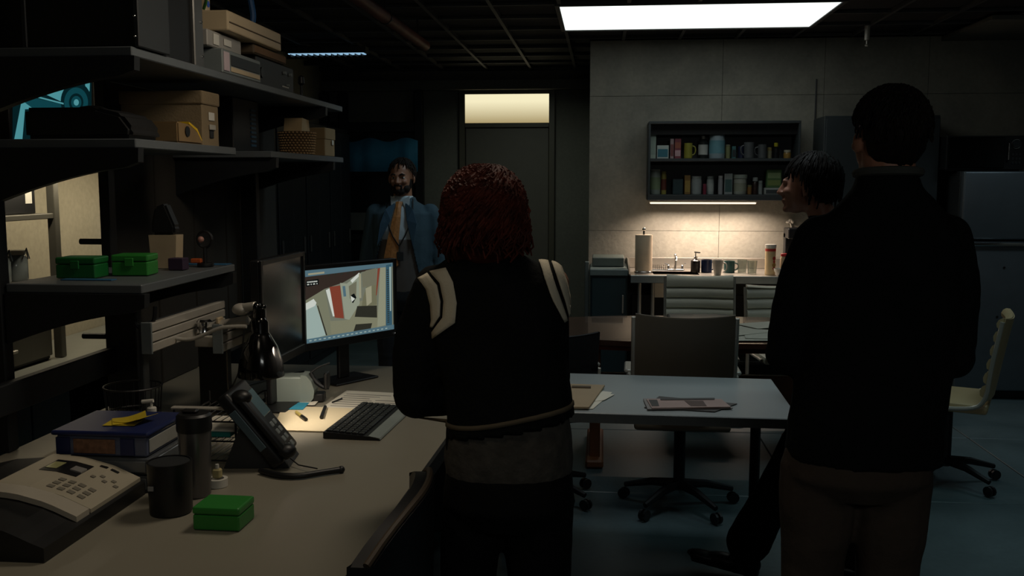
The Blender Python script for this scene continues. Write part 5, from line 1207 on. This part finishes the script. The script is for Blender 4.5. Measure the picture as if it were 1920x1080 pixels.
def cap(H, sc, m, parent, name, tab, grow=1.06, noise=.02, thick=.008, stretch=(1, 1, 1)):
    """hair shell over the cranium, cut along a hairline"""
    bm = BM(); bmesh.ops.create_uvsphere(bm, u_segments=72, v_segments=54, radius=1)
    dele = [v for v in bm.verts if v.co.z < hairline(tab, v.co.y) + .04 * math.sin(v.co.x * 23)]
    bmesh.ops.delete(bm, geom=dele, context='VERTS')
    for v in bm.verts:
        u = v.co.copy(); w = 1 + noise * (math.sin(u.x * 17 + u.z * 9) * math.sin(u.y * 15 + u.z * 7)) + noise * .6 * math.sin(u.x * 41 + u.y * 37 + u.z * 11)
        # the back of the head tapers into the neck
        r = Vector((.078 * stretch[0], .098 * stretch[1], (.09 if u.z > 0 else .115) * stretch[2])) * grow * sc * w
        v.co = Vector((u.x * r.x, -.015 * sc + u.y * r.y, .028 * sc + u.z * r.z))
    bmesh.ops.transform(bm, matrix=H, verts=bm.verts[:])
    o = obj(name, bm, m, parent, True); s_ = o.modifiers.new('s', 'SOLIDIFY'); s_.thickness = thick; s_.offset = -1
    return o
def strands(H, sc, m, parent, name, n, length, tab, seed, wave=.012, r=.0075, flare=.03, out=1.08, spread=1.0, crown=None):
    random.seed(seed); bm = BM()
    for i in range(n):
        a = random.uniform(-PI, PI) ; el = random.uniform(.05, 1.45)
        u = Vector((math.cos(el) * math.sin(a), math.cos(el) * math.cos(a), math.sin(el)))
        if u.z < hairline(tab, u.y) - .1: continue
        pts = []; rr = []; ph = random.uniform(0, 6.3); L_ = length * random.uniform(.75, 1.05)
        p = Vector((u.x * .082, u.y * .1 - .015, u.z * .092 + .028)) * sc * out; d = Vector((u.x, u.y, 0)); d = (d.normalized() if d.length > .05 else Vector((0, -1, 0)))
        steps = 7; z = p.z; rad = Vector((p.x, p.y + .015 * sc, 0)).length
        for k in range(steps + 1):
            t_ = k / steps
            if p.z > .04 * sc:   # lies on the skull
                q = Vector((p.x, p.y + .015 * sc, p.z - .028 * sc)); tang = (d - q.normalized() * d.dot(q.normalized())); tang = tang + Vector((0, 0, -.6)); step = tang.normalized() * L_ / steps
            else: step = Vector((d.x * flare * (1 - t_ * 1.5), d.y * flare * (1 - t_ * 1.5), -1)).normalized() * L_ / steps
            pts.append(p + d * wave * math.sin(ph + t_ * 9) + Vector((-d.y, d.x, 0)) * wave * math.cos(ph + t_ * 8)); rr.append(r * sc * (1.1 - .55 * t_) * random.uniform(.9, 1.1)); p = p + step
            q = Vector((p.x / (.082 * out), (p.y + .015 * sc) / (.1 * out), (p.z - .028) / (.092 * out)))
            if q.length < sc and p.z > -.02: p = Vector((q.normalized().x * .082 * out, q.normalized().y * .1 * out - .015, q.normalized().z * .092 * out + .028)) * sc
        tube(bm, pts, rr, 6)
    bmesh.ops.transform(bm, matrix=H, verts=bm.verts[:])
    o = obj(name, bm, m, parent, True); return o
def ribbon(name, left, right, bvh, Minv, m, parent, off=.004, n=16, cols=3):
    """cloth band lying on a garment: both edges are dropped onto the garment surface"""
    def samp(l, t_):
        t_ = t_ * (len(l) - 1); i = min(int(t_), len(l) - 2); f = t_ - i; return (l[i][0] * (1 - f) + l[i + 1][0] * f, l[i][1] * (1 - f) + l[i + 1][1] * f)
    bm = BM(); rows = []
    o_ = Minv @ Vector((0, 0, 1.6))
    for i in range(n + 1):
        a, b = samp(left, i / n), samp(right, i / n); row = []
        for c in range(cols + 1):
            px, py = a[0] + (b[0] - a[0]) * c / cols, a[1] + (b[1] - a[1]) * c / cols
            g = Minv @ P(px, py, Y=2.4); h = bvh.ray_cast(o_, (g - o_).normalized())
            if h[0] is None or (h[0] - g).length > .3: h = bvh.find_nearest(g)
            row.append(bm.verts.new(h[0] + h[1] * off))
        rows.append(row)
    for r1, r2 in zip(rows, rows[1:]):
        for c in range(cols): bm.faces.new((r1[c], r1[c + 1], r2[c + 1], r2[c]))
    q = obj(name, bm, m, parent, True); s_ = q.modifiers.new('s', 'SOLIDIFY'); s_.thickness = .003; s_.offset = 1; return q
M_blk = mat('black_wool', '#131515', .9, var=.2, bump=.3, bscale=90, spec=.15); M_blk2 = mat('black_jersey', '#111212', .85, var=.2, bump=.2, spec=.15)
M_skin = mat('skin_light', '#b07a62', .5, var=.06); M_skin2 = mat('skin_brown', '#9a6a54', .5, var=.06)
M_shoe = mat('shoe_black', '#0c0b0b', .4)

# ---------------------------------------------------------------- woman at the desk
WX, WY = P(915, 600, Y=2.4).x, 2.4
HW = T(-.012, -.0, 1.505) @ RZ(math.radians(18))
bm = BM(); head(bm, HW, .98, False)
limb(bm, [(-.012, -.015, 1.44), (.0, -.02, 1.36)], [.05, .058])
torso(bm, [(.80, .055, 0, .13, .09), (.9, .055, 0, .15, .1), (1.02, .05, 0, .12, .085), (1.15, .03, 0, .12, .085), (1.28, .012, 0, .14, .09), (1.36, .005, 0, .12, .07), (1.40, 0, 0, .06, .05)])
for s, (sh_, el, wr) in ((-1, ((-.15, 0, 1.325), (-.185, .0, 1.045), (-.03, .23, .985))), (1, ((.165, 0, 1.345), (.155, .04, 1.065), (.02, .25, 1.04)))):
    limb(bm, [sh_, el, wr], [.042, .034, .024]); hand(bm, wr, Vector(wr) - Vector(el) + Vector((.05, .05, 0)), (0, -.3, -1) if s < 0 else (0, -.6, -.6), -s, .92, .7)
for hx_, kx_ in ((-.03, -.055), (.125, .13)): limb(bm, [(hx_, 0, .82), (kx_, .02, .47), (kx_, -.02, .09)], [.075, .05, .034])
wo = bake('person', bm, M_skin, None, .006, 3)
tag(wo, 'woman with auburn wavy hair and black jacket with cream shoulder stripes, back turned', 'person')
wo.location = (WX, WY, 0)
bm = BM(); torso(bm, [(.90, .058, .0, .17, .135), (.99, .058, .0, .165, .13), (1.06, .052, 0, .163, .128), (1.15, .036, 0, .165, .125), (1.27, .015, 0, .175, .12), (1.35, .006, -.002, .168, .105), (1.385, .004, -.005, .14, .085), (1.42, .0, -.01, .085, .07), (1.445, -.005, -.01, .068, .062)])
limb(bm, [(-.135, 0, 1.33), (-.182, -.0, 1.2), (-.188, .0, 1.05), (-.10, .13, 1.02), (-.05, .2, .995)], [.062, .062, .062, .048, .036])
limb(bm, [(.145, 0, 1.345), (.152, .02, 1.2), (.155, .03, 1.07), (.08, .16, 1.05), (.035, .23, 1.045)], [.058, .056, .056, .046, .036])
jk = bake('jacket', bm, M_blk, wo, .008, 5, cut=lambda c: c.z < .975 + .17 * (c.x - .0) and abs(c.x) < .3 and c.z < 1.03 and not (c.x < -.1), disp=.012)
bm = BM(); torso(bm, [(.84, .052, 0, .163, .125), (.90, .052, 0, .168, .128), (.97, .055, 0, .158, .12), (1.04, .052, 0, .15, .113), (1.08, .05, 0, .145, .11)])
bake('shirt', bm, mat('mottled_shirt', '#4a4640', .9, var=.25, scale=30, bump=.4), wo, .008, 2, disp=.012)
bm = BM(); torso(bm, [(.72, .052, 0, .12, .10), (.78, .053, -.005, .172, .13), (.86, .053, -.005, .164, .122), (.92, .052, 0, .15, .112)])
limb(bm, [(-.035, -.0, .8), (-.05, .0, .65), (-.06, .02, .47), (-.06, -.02, .2), (-.06, -.02, .1)], [.085, .078, .068, .062, .06]); limb(bm, [(.128, 0, .8), (.13, .0, .65), (.135, .02, .47), (.135, -.02, .2), (.135, -.02, .1)], [.095, .088, .075, .066, .062])
bake('trousers', bm, M_blk2, wo, .008, 3, disp=.01)
for x in (-.06, .135): shoe('shoe', (x, -.02, .09), (0.05, 1, 0), M_shoe, wo)
M_aub = mat('auburn_hair', '#4e2015', .65, var=.55, scale=26, spec=.2)
TAB_W = [(-1, -1), (-.1, -.95), (.2, -.6), (.4, .0), (.7, .5), (1.0, .7)]
bm = BM()
for c, r in (((0, -.02, .035), (.09, .108, .093)), ((0, -.035, -.035), (.1, .088, .08)), ((.058, -.015, -.055), (.045, .06, .055)), ((-.06, -.015, -.055), (.047, .06, .055)), ((0, -.06, -.065), (.07, .05, .05))):
    vs = sph(bm, c, r, 20); bmesh.ops.transform(bm, matrix=HW, verts=vs)
bake('hair', bm, M_aub, wo, .007, 2, disp=.02)
strands(HW, 1.0, M_aub, wo, 'hair_locks', 1500, .135, TAB_W, 4, .014, .0038, .3, 1.14)
BV = BVHTree.FromObject(jk, bpy.context.evaluated_depsgraph_get()); MI = Matrix.Translation((-WX, -WY, 0))
M_crm = mat('cream_felt', '#e2d8c0', .9, var=.05, bump=.15, bscale=200)
ribbon('shoulder_stripe', ((786, 523), (802, 543), (810, 572), (812, 600), (810, 612)), ((803, 514), (822, 535), (828, 565), (827, 592), (814, 613)), BV, MI, M_crm, wo)
ribbon('shoulder_stripe', ((808, 511), (827, 532), (834, 565), (832, 595), (813, 622)), ((838, 504), (851, 530), (858, 568), (855, 605), (814, 634)), BV, MI, M_crm, wo)
ribbon('shoulder_stripe', ((1010, 489), (1020, 525), (1033, 562), (1055, 604)), ((1027, 492), (1040, 535), (1051, 568), (1061, 600)), BV, MI, M_crm, wo)
ribbon('shoulder_stripe', ((1033, 493), (1046, 530), (1056, 562), (1064, 594)), ((1048, 496), (1060, 530), (1066, 560), (1070, 586)), BV, MI, M_crm, wo)
rows = [[], []]
bm = BM()
for k in range(41):
    a = PI + PI * k / 40; z = None
    x_ = math.cos(a); 
    zz = .998 + .17 * (x_ * .165 + .058) - .0
    o_ = Vector((.058 + .4 * x_, .4 * math.sin(a), zz)); 
    for r_ in (0, 1):
        h = BV.ray_cast(o_ + Vector((0, 0, .012 * r_)), Vector((-x_, -math.sin(a), 0)).normalized())
        if h[0] is None: continue
        rows[r_].append(bm.verts.new(h[0] + Vector((x_, math.sin(a), 0)) * .003))
m_ = min(len(rows[0]), len(rows[1]))
for k in range(m_ - 1):
    if (rows[0][k].co - rows[0][k + 1].co).length < .06: bm.faces.new((rows[0][k], rows[0][k + 1], rows[1][k + 1], rows[1][k]))
q = obj('hem_stripe', bm, mat('hem_beige', '#6b5f4c', .9), wo, True); s_ = q.modifiers.new('s', 'SOLIDIFY'); s_.thickness = .003

# ---------------------------------------------------------------- man at the right
MX, MY = P(1662, 500, Y=2.66).x, 2.66
HM = T(-.012, .0, 1.718) @ RZ(math.radians(13)) @ Matrix.Rotation(math.radians(6), 4, 'X')
bm = BM(); head(bm, HM, 1.07, True)
limb(bm, [(-.012, -.015, 1.69), (-.008, -.02, 1.56)], [.066, .07])
torso(bm, [(.88, -.04, 0, .15, .1), (1.0, -.035, 0, .16, .11), (1.2, -.02, 0, .165, .11), (1.38, -.015, 0, .18, .11), (1.47, -.012, 0, .15, .085), (1.53, -.01, 0, .08, .065)])
for s, el, wr in ((-1, (-.245, .03, 1.12), (-.02, .27, 1.16)), (1, (.185, .03, 1.12), (-.05, .25, 1.2))):
    sx_ = -.17 if s < 0 else .14
    limb(bm, [(sx_, 0, 1.45), el, wr], [.052, .042, .028]); hand(bm, wr, Vector((-s, -.1 if s > 0 else .1, .1)), (0, -1, -.2), s, 1.0, .6)
for hx_ in (-.16, .04): limb(bm, [(hx_, 0, .88), (hx_ - .005, .02, .5), (hx_ - .005, -.02, .09)], [.085, .058, .04])
ma = bake('person', bm, M_skin, None, .0065, 3)
tag(ma, 'tall man in black jacket seen from behind at right, head turned left', 'person'); ma.location = (MX, MY, 0)
bm = BM(); torso(bm, [(.845, -.04, 0, .212, .15), (.95, -.038, 0, .207, .15), (1.1, -.025, 0, .205, .15), (1.3, -.018, 0, .21, .145), (1.42, -.015, 0, .212, .13), (1.475, -.013, -.002, .195, .115), (1.515, -.01, -.006, .15, .1), (1.55, -.006, -.01, .12, .1), (1.585, -.008, -.012, .088, .09), (1.618, -.01, -.012, .078, .084)])
limb(bm, [(-.175, 0, 1.445), (-.225, .005, 1.3), (-.248, .02, 1.13), (-.12, .19, 1.15), (-.05, .25, 1.16)], [.07, .068, .064, .055, .042])
limb(bm, [(.15, 0, 1.445), (.178, .005, 1.3), (.188, .02, 1.13), (.06, .19, 1.17), (-.0, .235, 1.19)], [.07, .07, .066, .055, .042])
bake('jacket', bm, M_blk, ma, .009, 5, disp=.018)
bm = BM(); pts_ = [(-.01 + .079 * math.cos(a), -.012 + .084 * math.sin(a), 1.622 + .006 * math.sin(-a)) for a in [PI * .58 + 2 * PI * .92 * k / 24 for k in range(25)]]
limb_ = tube(bm, pts_, [.012] * 25, 8); obj('collar', bm, mat('grey_collar', '#4a4c48', .9), ma, True)
M_tr = mat('brown_trousers', '#4a4038', .9, var=.12, bump=.2, spec=.2)
bm = BM(); torso(bm, [(.74, -.06, 0, .14, .11), (.8, -.06, -.01, .195, .14), (.9, -.05, -.005, .19, .135), (1.0, -.04, 0, .17, .12)])
limb(bm, [(-.155, 0, .82), (-.16, .0, .66), (-.165, .02, .5), (-.165, -.02, .2), (-.165, -.02, .1)], [.108, .1, .085, .078, .075]); limb(bm, [(.038, 0, .82), (.04, .0, .66), (.042, .02, .5), (.042, -.02, .2), (.042, -.02, .1)], [.108, .1, .085, .078, .075])
bake('trousers', bm, M_tr, ma, .009, 3, disp=.012)
for x in (-.165, .042): shoe('shoe', (x, -.02, .09), (0, 1, 0), M_shoe, ma)
M_hd = mat('dark_brown_hair', '#17110d', .7, var=.4, scale=30, spec=.2)
TAB_N = [(-1, -1), (-.25, -.97), (-.12, .05), (.05, .22), (.3, .22), (.45, .4), (.65, .62), (1.0, .75)]
cap(HM, 1.08, M_hd, ma, 'hair', TAB_N, 1.06, .02, .012)
strands(HM, 1.08, M_hd, ma, 'hair_locks', 900, .05, TAB_N, 7, .002, .0035, .1, 1.06)

# ---------------------------------------------------------------- woman behind him
VX, VY, VR = P(1518, 340, Y=3.8).x + .12, 3.8, math.radians(72)
HV = T(.0, .12, 1.585) @ RZ(math.radians(-4)) @ Matrix.Rotation(math.radians(3), 4, 'X')
bm = BM(); head(bm, HV, 1.0, False)
limb(bm, [(0, .09, 1.52), (0, .035, 1.4)], [.05, .055])
torso(bm, [(.88, 0, -.03, .14, .1), (1.05, 0, -.01, .12, .09), (1.2, 0, .01, .13, .1), (1.34, 0, .02, .15, .09), (1.41, 0, .025, .11, .07), (1.45, 0, .03, .06, .05)])
for s in (-1, 1):
    limb(bm, [(s * .15, .02, 1.37), (s * .18, .0, 1.12), (s * .07, .2, 1.13)], [.043, .036, .026]); hand(bm, (s * .07, .2, 1.13), (-s, .2, .05), (0, -1, 0), -s, .92, .6)
limb(bm, [(.08, -.03, .88), (.08, -.04, .48), (.08, -.12, .09)], [.08, .055, .036])
limb(bm, [(-.08, -.02, .88), (-.08, .14, .5), (-.08, .32, .12)], [.08, .055, .036])
wv = bake('person', bm, M_skin2, None, .0065, 3)
tag(wv, 'dark haired woman in black clothes beside the grey table, face in left profile', 'person'); wv.location = (VX, VY, 0); wv.rotation_euler = (0, 0, VR)
bm = BM(); torso(bm, [(.82, 0, -.03, .165, .12), (1.0, 0, -.015, .15, .115), (1.15, 0, .0, .15, .115), (1.3, 0, .015, .165, .115), (1.38, 0, .02, .15, .1), (1.43, 0, .035, .09, .07), (1.47, 0, .06, .062, .062)])
for s in (-1, 1): limb(bm, [(s * .145, .02, 1.365), (s * .18, .0, 1.12), (s * .09, .17, 1.13)], [.06, .054, .042])
bake('jacket', bm, M_blk2, wv, .009, 4, disp=.012)
bm = BM(); torso(bm, [(.75, 0, -.02, .12, .1), (.84, 0, -.03, .16, .12), (.95, 0, -.025, .14, .105)])
limb(bm, [(.08, -.03, .84), (.08, -.04, .48), (.08, -.11, .12)], [.095, .075, .085]); limb(bm, [(-.08, -.0, .82), (-.08, .13, .52), (-.08, .22, .33), (-.08, .30, .15)], [.095, .078, .078, .09])
bake('trousers', bm, M_blk2, wv, .008, 3, disp=.01)
shoe('shoe', (.08, -.12, .09), (0, 1, 0), M_shoe, wv); shoe('shoe', (-.08, .32, .105), (0, 1, 0), M_shoe, wv, pitch=.12)
M_hb = mat('black_brown_hair', '#120d0b', .65, var=.4, scale=30, spec=.15)
cap(HV, 1.0, M_hb, wv, 'hair', [(-1, -.85), (-.3, -.75), (.0, -.45), (.25, -.1), (.5, .4), (.7, .62), (1.0, .8)], 1.1, .015, .012, (1.03, 1.05, 1.0))
strands(HV, 1.0, M_hb, wv, 'hair_locks', 420, .12, [(-1, -.6), (-.2, -.5), (-.05, .1), (.2, .8), (1, 1)], 9, .003, .0045, .0, 1.09)
# ---------------------------------------------------------------- man in the suit
SX_, SY_ = -1.257, 6.0
HS = T(.0, .02, 1.625) @ RZ(math.radians(-4))
bm = BM(); head(bm, HS, .98, True)
limb(bm, [(0, -.0, 1.56), (0, -.01, 1.46)], [.058, .062])
torso(bm, [(.86, 0, 0, .15, .1), (1.0, 0, 0, .155, .11), (1.2, 0, 0, .16, .11), (1.34, 0, 0, .17, .105), (1.42, 0, 0, .14, .08), (1.48, 0, 0, .07, .06)])
for s in (-1, 1):
    wr = (s * .25, .06, .86); limb(bm, [(s * .18, 0, 1.4), (s * .235, -.02, 1.13), wr], [.05, .04, .028]); hand(bm, wr, (s * .02, .1, -1), (-s, 0, 0), 1 if s > 0 else -1, 1.0, .35)
for x in (-.09, .09): limb(bm, [(x, 0, .86), (x, .02, .48), (x, -.02, .09)], [.085, .056, .038])
sm_an = bake('person', bm, mat('skin_tan', '#8f644c', .5, var=.06), None, .0065, 3)
tag(sm_an, 'bearded man in blue suit with orange tie walking in from the background', 'person'); sm_an.location = (SX_, SY_, 0); sm_an.rotation_euler = (0, 0, PI)
M_suit = mat('suit_blue', '#384b55', .85, var=.08, bump=.15, spec=.2); M_shirt = mat('shirt_pale', '#aab8bf', .8, var=.03)
bm = BM(); torso(bm, [(.95, 0, 0, .165, .118), (1.1, 0, 0, .165, .12), (1.3, 0, 0, .17, .118), (1.38, 0, 0, .16, .1), (1.43, 0, 0, .11, .08), (1.475, 0, -.005, .07, .068), (1.51, 0, -.002, .066, .066)])
bake('shirt', bm, M_shirt, sm_an, .008, 3)
bm = BM(); torso(bm, [(.9, 0, 0, .17, .123), (1.1, 0, 0, .17, .126), (1.24, 0, 0, .172, .124)])
bake('shirt_shade', bm, mat('shirt_shade_grey', '#55504c', .85), sm_an, .008, 3)  # grey shell over the lower shirt, its shade put into the colour
bm = BM(); torso(bm, [(.76, 0, 0, .215, .15), (.95, 0, 0, .195, .145), (1.12, 0, 0, .19, .142), (1.3, 0, 0, .198, .138), (1.4, 0, -.002, .2, .118), (1.44, 0, -.008, .15, .095), (1.475, 0, -.015, .085, .078), (1.5, 0, -.018, .075, .07)])
for s in (-1, 1): limb(bm, [(s * .175, 0, 1.4), (s * .23, -.02, 1.14), (s * .25, .04, .92)], [.062, .058, .048])
def opening(c):
    if c.y < .015: return False
    z = min(max(c.z, .76), 1.5); t_ = (1.5 - z) / .43
    # picture right is the person's left (local -x)
    return -(.028 + .085 * t_) < c.x < (.025 + .15 * t_ )
bake('suit_jacket', bm, M_suit, sm_an, .007, 4, cut=opening, disp=.01)
bm = BM(); torso(bm, [(.78, 0, 0, .14, .1), (.86, 0, 0, .175, .125), (.98, 0, 0, .168, .12)])
for x in (-.09, .09): limb(bm, [(x, 0, .82), (x, .02, .5), (x, -.01, .12)], [.098, .08, .07])
bake('trousers', bm, mat('trouser_dark', '#14191f', .9), sm_an, .009, 3, disp=.01)
for x in (-.09, .09): shoe('shoe', (x, -.02, .09), (0, 1, 0), M_shoe, sm_an)
M_tie = mat('tie_orange', '#a8703c', .6, var=.25, scale=70)
bm = BM(); tp = [(.006, .072, 1.475, .022, .014), (.008, .095, 1.44, .016, .012), (.014, .118, 1.38, .024, .008), (.035, .131, 1.25, .034, .007), (.05, .134, 1.13, .044, .007), (.055, .134, 1.08, .05, .007), (.06, .134, 1.045, .006, .006)]
R_ = []
for x, y, z, w_, d_ in tp: R_.append([bm.verts.new((x + a * w_, y + b * d_, z)) for a, b in ((-1, -1), (1, -1), (1, .4), (0, 1), (-1, .4))])
for a, b in zip(R_, R_[1:]):
    for k in range(5): bm.faces.new((a[k], a[(k + 1) % 5], b[(k + 1) % 5], b[k]))
bm.faces.new(R_[0]); bm.faces.new(R_[-1][::-1]); obj('tie', bm, M_tie, sm_an)
for s in (-1, 1):
    bm = BM(); prism(bm, [(s * .012, 1.485), (s * .06, 1.51), (s * .058, 1.455), (s * .034, 1.425)], .06, .068, 'y'); bmesh.ops.transform(bm, matrix=T(0, .012, 0) @ Matrix.Rotation(.0, 4, 'X'), verts=bm.verts[:]); obj('shirt_collar', bm, M_shirt, sm_an)
    bm = BM(); pts_ = [(s * .075, .05, 1.49), (s * .085, .11, 1.40), (s * .05, .138, 1.28), (-.003, .143, 1.2)]; tube(bm, pts_, .004, 6, smooth_iter=1); obj('lanyard', bm, M_black, sm_an, True)
bm = BM(); bx(bm, -.03, .012, .139, .143, 1.11, 1.165, .002); tube(bm, [(-.006, .143, 1.2), (-.008, .143, 1.165)], .003, 6); obj('badge', bm, M_dgrey, sm_an)
for s, x0, x1, y0 in ((-1, -.03, -.1, 0), (1, .03, .15, 0)):
    bm = BM(); pts_ = [(x0, .075, 1.47), (x0 + s * .055, .115, 1.43), (x0 + s * .085, .14, 1.34), (x1 * .9, .146, 1.2), (x0 + s * .02, .128, 1.36)]
    A__ = [bm.verts.new(p) for p in pts_]; bm.faces.new(A__); q = obj('lapel', bm, mat('lapel_blue', '#294456', .85), sm_an); s_ = q.modifiers.new('s', 'SOLIDIFY'); s_.thickness = .005
cap(HS, .98, M_hd, sm_an, 'hair', TAB_M, 1.05, .015, .01)
strands(HS, .98, M_hd, sm_an, 'hair_locks', 260, .04, TAB_M, 12, .002, .0045, .1, 1.05)
def hm(*p): return HS @ (Vector(p) * .98)
bm = BM()
for c, r in (((0, .062, -.09), (.04, .034, .026)), ((.04, .03, -.07), (.022, .045, .03)), ((-.04, .03, -.07), (.022, .045, .03)), ((.022, .088, -.062), (.007, .008, .02)), ((-.022, .088, -.062), (.007, .008, .02)), ((0, .097, -.052), (.022, .009, .005)), ((0, .084, -.088), (.02, .014, .014)), ((.058, .01, -.04), (.012, .02, .035)), ((-.058, .01, -.04), (.012, .02, .035))):
    vs = sph(bm, Vector(c) * .98, tuple(x * .98 for x in r), 14); bmesh.ops.transform(bm, matrix=HS, verts=vs)
bake('beard', bm, M_hd, sm_an, .004, 2)
for s in (-1, 1):
    bm = BM(); sph(bm, hm(s * .03, .078, -.004), (.0125, .0105, .0075), 12); e_ = obj('eye', bm, mat('eye_white', '#b0aaa2', .3), sm_an, True)
    bm = BM(); sph(bm, hm(s * .03, .0865, -.004), (.0052, .003, .0052), 10); obj('iris', bm, mat('iris_dark', '#1a100a', .2), e_, True)
    bm = BM(); tube(bm, [hm(s * .014, .1, .014), hm(s * .03, .1, .02), hm(s * .048, .09, .013)], [.0045, .0055, .003], 8); obj('eyebrow', bm, M_hd, sm_an, True)
